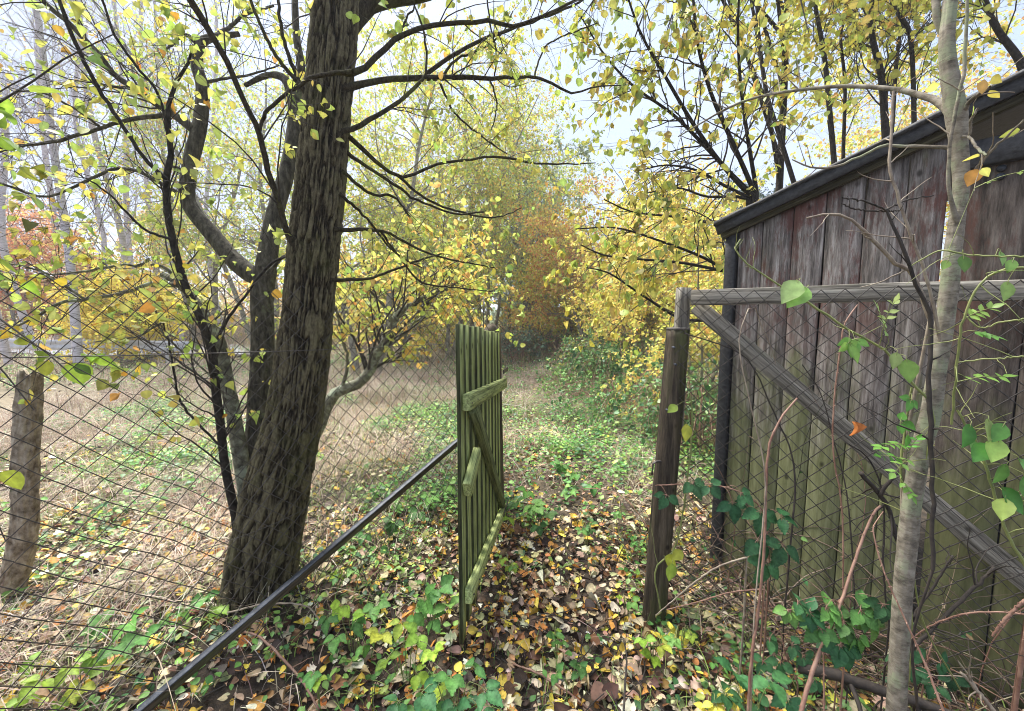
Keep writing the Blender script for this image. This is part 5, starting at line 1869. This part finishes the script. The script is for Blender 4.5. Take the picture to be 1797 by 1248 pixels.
PG = 'bramble plants in the leaf litter'
lowplant('bramble', 'yellow green bramble left of the gate foot, nearest of the bright ones', 'plant', [(668, 1110, 34, .16), (705, 1090, 28, .22), (735, 1110, 34, .2), (760, 1140, 30, .18), (730, 1180, 34, .1), (680, 1155, 32, .12), (640, 1075, 26, .2), (770, 1200, 30, .07)], C_BRY, None, PG)
lowplant('bramble', 'green bramble spreading from the bottom of the gate', 'plant', [(600, 1060, 32, .2), (625, 1085, 32, .18), (575, 1080, 28, .15), (660, 1060, 32, .22), (640, 1130, 30, .12), (590, 1115, 28, .1)], C_BRG + C_BRY[:1], None, PG)
lowplant('bramble', 'dark green bramble at the bottom edge right of the gate foot', 'plant', [(740, 1215, 40, .14), (790, 1185, 38, .16), (830, 1170, 36, .15), (850, 1210, 38, .12), (800, 1235, 40, .1), (760, 1240, 40, .08), (700, 1230, 36, .1), (845, 1245, 34, .06)], C_BRD + C_BRG[:1], None, PG)
lowplant('bramble', 'green bramble close behind the near edge of the gate', 'plant', [(770, 1030, 34, .2), (745, 1050, 32, .16), (785, 1060, 34, .15), (760, 1085, 28, .1), (725, 1075, 28, .1)], C_BRG, None, PG)
lowplant('bramble', 'mid green bramble on the path beyond the gate', 'plant', [(905, 880, 24, .15), (935, 885, 26, .18), (960, 900, 24, .12), (890, 905, 24, .08), (925, 860, 20, .15), (945, 920, 20, .05)], C_BRG + C_BRY[:1], None, PG)
lowplant('bramble', 'small bramble at the left foot of the open gate hinge', 'plant', [(755, 870, 22, .18), (735, 895, 24, .12), (700, 880, 22, .12), (785, 850, 20, .2)], C_BRG, None, PG)
lowplant('bramble', 'green bramble under the slanting strut', 'plant', [(640, 935, 22, .12), (690, 915, 24, .14), (665, 960, 24, .06), (610, 960, 22, .06)], C_BRG, None, PG)
lowplant('bramble', 'yellow green bramble in the bottom left corner', 'plant', [(75, 1190, 34, .16), (120, 1170, 32, .2), (165, 1150, 30, .18), (190, 1165, 28, .14), (100, 1230, 34, .08), (40, 1225, 32, .1), (140, 1205, 30, .1), (60, 1160, 28, .12)], C_BRY, None, PG)
lowplant('bramble', 'green bramble beneath the fence in the lower left', 'plant', [(205, 1130, 36, .2), (225, 1090, 34, .18), (250, 1115, 34, .14), (180, 1095, 34, .1)], C_BRG + C_BRY[:1], None, PG)
lowplant('bramble', 'bright green bramble at the foot of the furrowed tree', 'plant', [(360, 1045, 28, .12), (385, 1060, 28, .1), (340, 1065, 26, .06), (372, 1085, 26, .04)], C_BRG + C_BRY, None, PG)
lowplant('bramble', 'small leaved yellowish plant left of the round gate post foot', 'plant', [(1130, 1120, 24, .1), (1160, 1130, 28, .1), (1175, 1105, 24, .14), (1145, 1150, 26, .05)], C_BRY + C_YELLOW, None, PG)
lowplant('bramble', 'yellow leaved bramble at the bottom centre edge', 'plant', [(1255, 1235, 30, .08), (1270, 1215, 28, .1), (1240, 1245, 26, .05)], C_YELLOW + C_BRY, None, PG)
lowplant('bramble', 'dark green bramble at the bottom between path and canes', 'plant', [(1290, 1180, 44, .2), (1350, 1190, 46, .22), (1380, 1225, 46, .14), (1270, 1215, 38, .1), (1330, 1235, 40, .06)], C_BRD, None, PG)
lowplant('bramble', 'green bramble on the right bank of the path halfway along', 'plant', [(985, 815, 18, .12), (1010, 830, 20, .14), (1040, 850, 20, .1), (1000, 860, 20, .05)], C_BRG, None, PG)
# generic low plants in the meadow (individuals)
spots = [(560, 800), (640, 820), (480, 760), (250, 850), (180, 900), (320, 930), (920, 770), (980, 750), (1060, 780), (1110, 800), (1020, 700), (1080, 900), (1110, 960), (1035, 930), (900, 990), (870, 830), (1120, 700), (600, 1010), (300, 1080), (560, 1200), (960, 1120), (1090, 1060), (1000, 1180), (1200, 1120)]
near_of = ['a fallen orange leaf', 'the tan grass']
lab_pos = ['right of the furrowed trunk at mid height', 'under the mesh just before the gate', 'in the grass left of the furrowed trunk', 'in the flattened grass at left', 'near the pale stub', 'left of the furrowed tree base', 'beside the far path, left side', 'in the middle of the far path', 'on the grassy bank right of the path', 'at the bank foot left of the round post', 'far up the path', 'in the litter left of the round post', 'low beside the round post', 'in the middle of the litter', 'beside the gate rail', 'just past the hinge side', 'in the ivy beyond the round post', 'below the strut end', 'in front of the strut at left', 'between strut and gate foot', 'at the path centre near the viewer', 'just left of the round post foot', 'in the bottom centre litter', 'between round post and canes']
for i, (px, py) in enumerate(spots):
    base = G(px, py, 0)
    sc_ = F / base[1]
    s_ = .05 * sc_
    pts = [(px + rng.uniform(-1, 1) * 1.3 * s_, py - rng.uniform(-.3, .8) * s_ * 1.2, s_ * rng.uniform(.7, 1.1), rng.uniform(.04, .16)) for _ in range(rng.integers(3, 6))]
    lowplant('seedling', 'small green bramble seedling ' + lab_pos[i], 'plant', pts, C_BRG + C_BRY[:1], None, 'green seedlings in litter and grass')

# ------------------------------------------------------------------ brambles in front of the shed
CG = 'bramble canes against the shed'


def cane(label, pts, Y0, Y1, mat='cane', leaves=(), cols=None, thorns=True, name='bramble_cane', nl=3, K=30):
    p, r = px_path(pts, Y0, Y1, K, .0007)
    r = np.maximum(r * .54, .001)
    # root it: if the first point floats continue to the ground
    g = p[0].copy()
    g[2] = float(hgt(g[0], g[1])) - .02
    if p[0][2] > g[2] + .03:
        pre = smooth_path([g, (g + p[0]) / 2 + np.array([.01, .01, 0]), p[0]], 6)[:-1]
        p = np.vstack([pre, p])
        r = np.concatenate([np.full(5, r[0]), r])
    root = thing(name, label, 'plant', g, CG)
    a, lf = Acc(), Acc()
    tubes(a, p[None], r[None], 7)
    if thorns:
        n = 46
        k = rng.integers(1, len(p) - 2, n)
        T = norm(p[k + 1] - p[k])
        rd = norm(rng.normal(size=(n, 3)))
        rd = norm(rd - T * (rd * T).sum(1, keepdims=True))
        s_ = p[k] + rd * r[k][:, None] * .7
        e_ = s_ + rd * .007 - T * .003
        tubes(a, np.stack([s_, (s_ + e_) / 2, e_], 1), np.stack([np.full(n, .0016), np.full(n, .0009), np.full(n, .0002)], 1), 4)
    pets = []
    for (px, py, spx) in leaves:
        j = np.argmin([abs((q[0] / (CT * q[1] + 0) if False else q[0]) - P(px, py, Y0)[0]) + abs(q[2] - P(px, py, Y0)[2]) for q in p])
        c = P(px, py, p[j][1] - .04)
        leaflets(lf, pets, c, nl, spx * .82 * c[1] / F, cols or C_BRD, face=(0, -.7, .7), out=(rng.normal(0, .6), -.3, -.7))
        pets.append(np.array([p[j], (p[j] + c) / 2 + [0, 0, .02], c]))
    if pets:
        stem_tubes(a, [np.array(q) for q in pets], .0014, 4, 6)
    a.build('stem', MAT[mat], root)
    if not lf.empty():
        lf.build('leaves', MAT['bramble'], root)
    return root


cane('tall pink thorny cane at the left of the shed front, bending over at mid height', [(1311, 1270, 10), (1320, 1150, 10), (1332, 1064, 9), (1342, 946, 9), (1345, 837, 8), (1352, 775, 8), (1372, 733, 7), (1399, 699, 6)], 1.25, 1.45)
cane('thin pale arching cane looping from the rail down the left planks', [(1318, 1240, 5), (1325, 1060, 5), (1343, 850, 5), (1322, 730, 4), (1298, 620, 4), (1304, 565, 4), (1322, 534, 3), (1335, 570, 3), (1350, 600, 3), (1362, 640, 2)], 1.27, 1.5, 'twig_pale', thorns=False)
cane('thickest pink cane leaning right at the bottom', [(1400, 1275, 16), (1425, 1180, 14), (1450, 1120, 12), (1478, 1050, 10), (1505, 970, 9), (1528, 910, 8), (1545, 888, 7)], 1.15, 1.4)
cane('short bright red cane beside the thickest pink one', [(1445, 1270, 6), (1446, 1180, 5), (1440, 1080, 4)], 1.2, 1.3)
cane('long thin cane crossing in front of the slender tree foot', [(1660, 1260, 9), (1625, 1170, 7), (1590, 1090, 6), (1558, 1020, 5), (1538, 960, 5), (1533, 925, 4), (1550, 898, 3)], 1.0, 1.2)
cane('brown cane arching from the rail past the middle planks', [(1480, 1050, 5), (1478, 900, 5), (1462, 790, 5), (1464, 700, 5), (1474, 620, 5), (1482, 570, 5), (1505, 535, 4)], 1.35, 1.42)
cane('dry cane running in from the lower right edge', [(1800, 1078, 7), (1750, 1074, 6), (1690, 1078, 6), (1640, 1095, 5), (1600, 1120, 4)], 1.15, 1.3)
cane('stub of pale cane at the lower right edge', [(1810, 1045, 12), (1780, 1070, 10), (1757, 1095, 9), (1742, 1117, 7)], 1.1, 1.12, thorns=True)
cane('dark cane climbing the left planks behind the pink one', [(1375, 1100, 6), (1385, 980, 6), (1395, 860, 6), (1388, 790, 5), (1365, 740, 5), (1325, 650, 4), (1290, 615, 4), (1200, 585, 4)], 1.5, 1.75, 'twig')
cane('brown cane between the middle planks, kinked near the brace', [(1500, 1060, 5), (1495, 960, 5), (1485, 860, 4), (1465, 780, 4), (1440, 690, 3), (1408, 640, 3)], 1.4, 1.5, 'twig')
cane('dark bowed cane under the diagonal brace', [(1560, 1100, 6), (1550, 1000, 6), (1552, 920, 6), (1545, 850, 5), (1520, 800, 5), (1490, 780, 4)], 1.38, 1.45, 'twig')
cane('orange cane reaching left over the path edge', [(1340, 1034, 6), (1280, 1040, 5), (1230, 1055, 4), (1170, 1070, 3)], 1.45, 1.6)
cane('tan cane arching across the foot of the round post', [(1310, 978, 7), (1260, 995, 6), (1215, 1025, 5), (1180, 1055, 4), (1150, 1080, 3)], 1.5, 1.55, 'twig_pale', thorns=False)
cane('bramble with dark glossy leaves trailing right from the round gate post', [(1350, 980, 5), (1340, 900, 5), (1300, 865, 5), (1250, 850, 4), (1200, 850, 4), (1150, 852, 3)], 1.55, 1.7, 'cane',
     [(1170, 868, 34), (1215, 845, 38), (1245, 850, 36), (1285, 880, 42), (1335, 895, 52), (1300, 865, 36), (1370, 905, 44), (1330, 945, 56), (1375, 955, 50), (1345, 985, 50)], C_BRD)
cane('low bramble clump with broad green leaves against the middle of the shed', [(1480, 1180, 6), (1475, 1100, 6), (1470, 1060, 5), (1490, 1045, 4)], 1.25, 1.3, 'cane',
     [(1420, 1075, 42), (1450, 1065, 46), (1400, 1055, 40), (1480, 1090, 50), (1510, 1070, 50), (1530, 1085, 48), (1475, 1130, 54), (1440, 1100, 44), (1505, 1115, 44), (1385, 1070, 38), (1550, 1060, 40)], C_BRG + C_BRD, nl=5)
cane('shaded bramble low behind the slender tree', [(1620, 1200, 5), (1630, 1150, 5), (1640, 1110, 4)], 1.3, 1.35, 'cane', [(1610, 1135, 34), (1650, 1160, 34), (1600, 1170, 36), (1670, 1185, 34), (1640, 1200, 34)], C_BRD)
cane('dark bramble at the right bottom corner of the shed front', [(1400, 1200, 5), (1380, 1150, 5), (1370, 1110, 4)], 1.4, 1.45, 'cane', [(1350, 1120, 34), (1390, 1130, 36), (1370, 1160, 36), (1410, 1150, 34), (1430, 1190, 34), (1340, 1160, 30)], C_BRD)

# dead grey sticks leaning on the netting
def stick(label, pts, Y0, Y1, mat='twig', name='dead_branch', sub=6):
    p, r = px_path(pts, Y0, Y1, 24, .0012)
    r = r * .85
    g = p[0]
    root = thing(name, label, 'branch', g, 'dead branches')
    a = Acc()
    capped(a, p, r, 8)
    if sub:
        P1, R1 = grow(p[None], r[None], sub, (.06, .3), 8, spread=.6, rr=.5)
        tubes(a, P1, R1, 5)
    a.build('wood', MAT[mat], root)


stick('grey dead branch leaning across the lower right planks', [(1600, 1140, 9), (1640, 1100, 8), (1690, 1050, 8), (1745, 995, 6)], 1.28, 1.25)
stick('thin grey dead branch rising right of the slender tree', [(1600, 1085, 6), (1625, 1050, 5), (1650, 1010, 5), (1672, 975, 4)], 1.3, 1.28)
stick('forked grey stick crossing the lower middle planks', [(1510, 830, 9), (1545, 870, 9), (1562, 900, 8), (1575, 950, 7)], 1.42, 1.4)
stick('dark dead branch under the diagonal brace', [(1545, 870, 8), (1560, 845, 7), (1590, 815, 6), (1640, 770, 4)], 1.4, 1.36)
stick('dark broken stick on the ground at the bottom centre', [(955, 1260, 9), (1000, 1215, 9), (1040, 1180, 7), (1060, 1160, 5)], 1.42, 1.62)
stick('bare thin branch lying near the bottom centre', [(1095, 1250, 5), (1097, 1200, 5), (1100, 1160, 4), (1095, 1120, 3)], 1.35, 1.62)
stick('mossy fallen branch along the shed foot', [(1400, 1170, 24), (1470, 1185, 24), (1540, 1210, 22), (1620, 1235, 20), (1760, 1290, 16)], 1.4, 1.12, 'twig')
stick('pale broken branch in the bottom right corner', [(1760, 1270, 10), (1730, 1230, 9), (1700, 1195, 7), (1685, 1180, 6)], 1.15, 1.22, 'twig_pale')
stick('purple red twig curving through the litter right of the gate', [(900, 1165, 4), (950, 1185, 5), (990, 1210, 5), (1040, 1250, 5)], 1.6, 1.42, 'cane', sub=2)
stick('reddish twig lying below the furrowed tree', [(395, 1105, 4), (450, 1115, 5), (490, 1150, 6), (530, 1195, 5), (560, 1245, 5)], 1.75, 1.42, 'cane', sub=3)
stick('thin pale stick left of the furrowed tree foot', [(400, 1075, 4), (470, 1060, 4), (540, 1065, 3), (570, 1110, 3)], 1.72, 1.7, 'twig_pale', sub=2)

# ------------------------------------------------------------------ twiggy saplings in front of shed, right
def sapling(label, stems, leafpts, pinn, mat='twig_green', cols=None, grp='leafy saplings before the shed', name='ash_sapling', extra=10):
    Ps, Rs = [], []
    for pts, Y0, Y1 in stems:
        p, r = px_path(pts, Y0, Y1, 24, .0012)
        Ps.append(p)
        Rs.append(r)
    Ps, Rs = np.array(Ps), np.array(Rs)
    g = Ps[0][0].copy()
    root = thing(name, label, 'sapling', g, grp)
    a, lf = Acc(), Acc()
    if g[2] > float(hgt(g[0], g[1])) + .03:
        gg = np.array([g[0] + (.32 if g[0] > 1.25 else -.02), g[1], 0.0])
        gg[2] = float(hgt(gg[0], gg[1])) - .02
        tubes(a, smooth_path([gg + np.array([.05, .06, 0]), gg * .65 + g * .35 + np.array([.05, .03, 0]), gg * .3 + g * .7 + np.array([-.01, .02, 0]), g], 14)[None], np.full((1, 14), Rs[0][0] * .7), 6)
    tubes(a, Ps, Rs, 6)
    if extra:
        P1, R1 = grow(Ps, Rs, extra, (.05, .22), 7, spread=.6, rr=.5, rmin=.0009)
        tubes(a, P1, R1, 4)
    pets = []
    for (px, py, spx, nl, Y) in leafpts:
        c = P(px, py, Y)
        out = (rng.normal(0, .6), -.2, -.6)
        leaflets(lf, pets, c, nl, spx * Y / F, cols or C_MIX, face=(0, -.75, .65), out=out, tm=T_OVATE)
        fl = Ps.reshape(-1, 3)
        j = np.argmin(np.linalg.norm(fl - c, axis=1))
        pets.append(np.array([fl[j], (fl[j] + c) / 2 + [0, 0, .01], c]))
    for (x0, y0, x1, y1, Y, pairs, spx) in pinn:
        A_, B_ = P(x0, y0, Y), P(x1, y1, Y - .03)
        pinnate(lf, pets, A_, B_, pairs, spx * Y / F, cols or C_MIX)
        fl = Ps.reshape(-1, 3)
        j = np.argmin(np.linalg.norm(fl - A_, axis=1))
        pets.append(np.array([fl[j], (fl[j] + A_) / 2, A_]))
    stem_tubes(a, pets, .0011, 4, 10)
    a.build('stem', MAT[mat], root)
    if not lf.empty():
        lf.build('leaves', MAT['near_leaf'], root)


sapling('dark stemmed dead sapling with star of pale twigs before the upper planks',
        [([(1637, 1000, 7), (1636, 850, 7), (1632, 740, 8), (1630, 640, 7), (1634, 560, 7), (1610, 505, 6), (1585, 440, 6), (1570, 400, 5), (1556, 370, 4)], 1.08, 1.2),
         ([(1556, 370, 3), (1530, 358, 3), (1500, 350, 3), (1478, 347, 2)], 1.2, 1.1), ([(1556, 370, 3), (1535, 370, 3), (1500, 366, 3), (1476, 357, 2)], 1.2, 1.25),
         ([(1556, 368, 3), (1590, 352, 3), (1638, 343, 2)], 1.2, 1.3), ([(1556, 370, 3), (1572, 370, 2), (1582, 369, 2)], 1.2, 1.25)],
        [], [], 'twig', name='dead_sapling', extra=8)
sapling('pale bare twig running down right from the upper planks',
        [([(1632, 560, 8), (1600, 480, 7), (1570, 460, 6), (1535, 425, 6), (1510, 400, 5), (1490, 382, 4), (1455, 376, 4), (1415, 383, 3)], 1.18, 1.28),
         ([(1650, 600, 5), (1640, 540, 5), (1620, 470, 5), (1595, 400, 5), (1575, 340, 5), (1562, 290, 5), (1565, 225, 4), (1568, 160, 4)], 1.15, 1.22)],
        [], [], 'twig_pale', name='dead_sapling', extra=12)
sapling('green stemmed shoot with one large pale folded leaf above the rail',
        [([(1640, 740, 5), (1625, 700, 5), (1580, 650, 4), (1560, 620, 4), (1500, 585, 4), (1440, 545, 4), (1400, 520, 4), (1350, 490, 3), (1310, 460, 3), (1290, 435, 3), (1300, 420, 3)], 1.15, 1.35)],
        [(1405, 488, 54, 1, 1.22), (1420, 500, 50, 1, 1.22), (1590, 625, 46, 1, 1.14), (1575, 615, 30, 1, 1.14), (1500, 595, 30, 3, 1.2), (1490, 600, 34, 3, 1.18)],
        [(1560, 600, 1540, 540, 1.2, 4, 16), (1550, 570, 1570, 530, 1.2, 3, 15), (1590, 780, 1545, 785, 1.16, 4, 16), (1600, 800, 1570, 830, 1.15, 3, 16)], cols=[(.24, .40, .10), (.34, .46, .16), (.18, .34, .07)])
sapling('leafy shoots reaching left from the right edge at mid height',
        [([(1810, 470, 4), (1760, 472, 4), (1720, 500, 4), (1690, 560, 4), (1680, 640, 4), (1670, 745, 4)], 1.0, 1.1),
         ([(1810, 450, 4), (1760, 450, 3), (1700, 448, 3), (1650, 440, 3), (1600, 466, 2)], 1.0, 1.15),
         ([(1810, 625, 4), (1760, 628, 3), (1710, 632, 3), (1680, 636, 2)], 1.0, 1.1),
         ([(1810, 560, 4), (1760, 565, 3), (1720, 575, 3), (1690, 550, 2)], 1.0, 1.1)],
        [(1690, 445, 30, 1, 1.08), (1665, 455, 24, 1, 1.1), (1770, 490, 34, 1, 1.02), (1780, 452, 30, 1, 1.0), (1755, 438, 26, 1, 1.05)],
        [(1690, 560, 1740, 540, 1.05, 4, 16), (1700, 580, 1745, 590, 1.05, 4, 15), (1680, 670, 1760, 660, 1.02, 4, 18), (1730, 480, 1770, 475, 1.02, 3, 16), (1710, 330, 1797, 300, 1.1, 2, 14)], cols=[(.20, .36, .08), (.34, .44, .12), (.26, .40, .10)])
sapling('green leaved shoot hanging at the lower right edge',
        [([(1810, 1010, 6), (1770, 940, 5), (1745, 870, 5), (1725, 800, 5), (1705, 760, 4), (1680, 720, 4)], .98, 1.05)],
        [(1705, 740, 44, 1, 1.02), (1735, 730, 48, 1, 1.0), (1755, 765, 52, 1, .98), (1740, 775, 50, 1, .99), (1700, 765, 34, 1, 1.02), (1765, 740, 44, 1, .98), (1755, 850, 50, 1, .97), (1770, 810, 46, 1, .97), (1795, 830, 50, 1, .95), (1785, 800, 40, 1, .95), (1765, 870, 40, 1, .96)],
        [], cols=[(.10, .28, .06), (.15, .34, .07), (.30, .44, .10)])
sapling('small green leaved shoots hugging the left side of the slender tree',
        [([(1600, 990, 4), (1590, 900, 4), (1580, 820, 4), (1590, 740, 3), (1600, 680, 3)], 1.2, 1.2)],
        [(1600, 700, 22, 3, 1.16), (1580, 740, 26, 3, 1.16), (1595, 760, 24, 1, 1.15)],
        [(1590, 810, 1545, 800, 1.18, 4, 15), (1595, 790, 1610, 770, 1.17, 3, 14), (1580, 840, 1600, 870, 1.17, 3, 14)], cols=[(.12, .30, .06), (.20, .38, .08)])
sapling('yellow leaved shoot clinging to the inner side of the round post',
        [([(1160, 1075, 3), (1150, 1000, 3), (1185, 960, 3), (1205, 850, 3), (1215, 740, 3), (1210, 690, 2)], 1.8, 1.85)],
        [(1205, 740, 34, 1, 1.8), (1180, 985, 34, 1, 1.7), (1165, 975, 26, 1, 1.72), (1200, 965, 26, 1, 1.7), (1190, 710, 20, 1, 1.8)], [], cols=[(.45, .45, .06), (.30, .42, .07)], extra=4)

# overhanging branch with large leaves at left (near viewer)
root = thing('overhanging_hazel_branch', 'leafy branch with large yellow green leaves poking in at the left edge', 'sapling', (-2.3, 1.5, 0))
gg = np.array([-2.3, 1.5, float(hgt(-2.3, 1.5)) - .02])
a, lf = Acc(), Acc()
ends = [P(20, 520, 1.35), P(150, 680, 1.5), P(60, 130, 1.4), P(200, 60, 1.5), P(60, 720, 1.5), P(10, 950, 1.45), P(90, 250, 1.5)]
top_ = P(-260, 420, 1.6)
Ps = []
for e in ends:
    Ps.append(smooth_path([gg, gg * .45 + top_ * .55, top_ * .75 + e * .25, e * .75 + top_ * .25 + [0, 0, .05], e], 26))
Ps = np.array(Ps)
Rs = np.repeat(np.linspace(.012, .0018, 26)[None], len(Ps), 0)
tubes(a, Ps, Rs, 6)
P1, R1 = grow(Ps, Rs, 70, (.08, .35), 8, spread=.55, tmin=.6, rr=.5, droop=.3)
tubes(a, P1, R1, 4)
leaves_on(lf, P1, 170, .062, [(.26, .40, .05), (.40, .44, .06), (.18, .30, .05), (.55, .42, .06)], [4, 4, 3, 1], T_ROUND, droop=.7, flat=.8)
a.build('stem', MAT['twig'], root)
lf.build('leaves', MAT['near_leaf'], root)

# leaves caught on things: the orange leaf stuck in the brace
root = thing('orange_leaf', 'single orange dead leaf caught on the netting over the diagonal brace', 'leaf', P(1502, 752, 1.5))
a = Acc()
inst(a, T_CURLED, P(1502, 740, 1.5)[None], np.array([[.1, -.2, -1.0]]), np.array([[.3, -1, .1]]), np.array([.055]), np.array([[.55, .19, .05]]))
a.build('blade', MAT['litter'], root)

# tangle of dead stems along the shed foot and behind the netting (stuff)
acc = Acc()
n = 420
s_ = rng.uniform(-.45, SEND - .1, n)
nn_ = rng.uniform(.02, .42, n) * np.clip(1.1 - s_ / SEND * .5, .3, 1)
base = SH0[None] + SHD[None] * s_[:, None] + SHN[None] * nn_[:, None]
base[:, 2] = hgt(base[:, 0], base[:, 1])
big = rng.uniform(0, 1, n) < .22
Ls = np.where(big, rng.uniform(.6, 1.5, n), rng.uniform(.15, .55, n))
a_ = rng.normal(0, 1, n)
d0 = norm(SHD[None] * rng.normal(0, .8, (n, 1)) + SHN[None] * rng.normal(0, .12, (n, 1)) + np.array([0, 0, 1]) * rng.uniform(.15, 1.2, (n, 1)))
K = 12
pts = [base]
cur = d0
for j in range(1, K):
    cur = norm(cur + rng.normal(0, .10, (n, 3)) * np.array([1, .4, 1]) + np.array([0, 0, -.10]) * (1 + big[:, None]))
    pts.append(pts[-1] + cur * (Ls / (K - 1))[:, None])
pp = np.stack(pts, 1)
rel = (pp - SH0) @ SHN
push = np.clip(.015 - rel, 0, None)
pp = pp + push[..., None] * SHN
pp[..., 2] = np.maximum(pp[..., 2], hgt(pp[..., 0], pp[..., 1]) + .004)
cc = palette(n, [(.20, .14, .10), (.12, .085, .06), (.32, .25, .18), (.26, .16, .11), (.08, .06, .045)], None, .2)
tubes(acc, pp, rng.uniform(.0012, .0034, (n, 1)) * np.linspace(1, .5, K), 5, cc)
P2, R2 = grow(pp[big], np.full((int(big.sum()), K), .0025), 160, (.05, .25), 5, spread=.6, rr=.6)
tubes(acc, P2, R2, 4, np.repeat([[.16, .11, .08]], 160, 0))
q_ = rng.choice(n, 260)
lp = pp[q_, rng.integers(1, K, 260)]
inst(acc, T_OVATE, lp, rng.normal(size=(260, 3)) + [0, 0, -.5], rng.normal(size=(260, 3)) + SHN, rng.uniform(.02, .05, 260), palette(260, C_BRD + C_BRG + [(.3, .2, .1), (.5, .3, .08), (.5, .42, .3)], None, .2))
o = acc.build('dead_stem_tangle', MAT['litter'])
tag(o, 'tangle of dead bramble stems along the foot of the shed', 'undergrowth', kind='stuff')

# ------------------------------------------------------------------ road with crash barrier far left
rd = np.array([[-30, 15.5], [-12, 13.2], [-8.5, 17], [-7.5, 30]])
a = Acc()
xs = np.linspace(-60, -9.0, 30)
yc = 15.5 + (xs + 15) * .02
V = []
for x_, y_ in zip(xs, yc):
    V += [(x_, y_ - 1.6, float(hgt(x_, y_ - 1.6)) + .16), (x_, y_ + 2.8, float(hgt(x_, y_ + 2.8)) + .16)]
f = [(2 * i, 2 * i + 2, 2 * i + 3, 2 * i + 1) for i in range(29)]
a.add(V, f)
o = a.build('road', MAT['road'])
o['kind'] = 'structure'
root = thing('crash_barrier', 'pale metal crash barrier along the road behind the birches at left', 'crash barrier', (-14, 12.6, 0))
a = Acc()
prof = [(-.16, 0), (-.10, .04), (-.04, 0), (.04, 0), (.10, .04), (.16, 0)]
xs = np.linspace(-30, -10.2, 30)
V, f = [], []
for x_ in xs:
    zb = float(hgt(x_, 12.6)) + .62
    for (dz, dy) in prof:
        V.append((x_, 12.6 - dy, zb + dz))
for i in range(len(xs) - 1):
    for j in range(5):
        k = i * 6 + j
        f.append((k, k + 6, k + 7, k + 1))
a.add(V, f)
a.build('rail', MAT['galv'], root)
for x_ in np.arange(-29, -10, 2.0):
    zb = float(hgt(x_, 12.6))
    board('post', (x_, 12.66, zb - .1), (x_, 12.66, zb + .74), .09, .06, (0, -1, 0), MAT['galv'], root)

# ------------------------------------------------------------------ thin haze volume added round everything to pale the far trees
hm = bpy.data.materials.new('added_haze')
hm.use_nodes = True
hn = hm.node_tree
hn.nodes.clear()
ho = hn.nodes.new('ShaderNodeOutputMaterial')
hv = hn.nodes.new('ShaderNodeVolumePrincipled')
hv.inputs['Color'].default_value = (.93, .95, 1, 1)
hv.inputs['Density'].default_value = HAZE
hv.inputs['Anisotropy'].default_value = .3
hn.links.new(hv.outputs[0], ho.inputs['Volume'])
bpy.ops.mesh.primitive_cube_add(size=1)
hz = bpy.context.object
hz.name = 'haze'
hz.data.name = 'haze'
zlo = float(GZ.min()) - 1.0
hz.scale = (520, 460, 16 - zlo)
hz.location = (0, 132, (16 + zlo) / 2)
hz.data.materials.append(hm)
hz['kind'] = 'stuff'
hz['label'] = 'thin pale haze added to soften the far trees'
hz['category'] = 'haze'
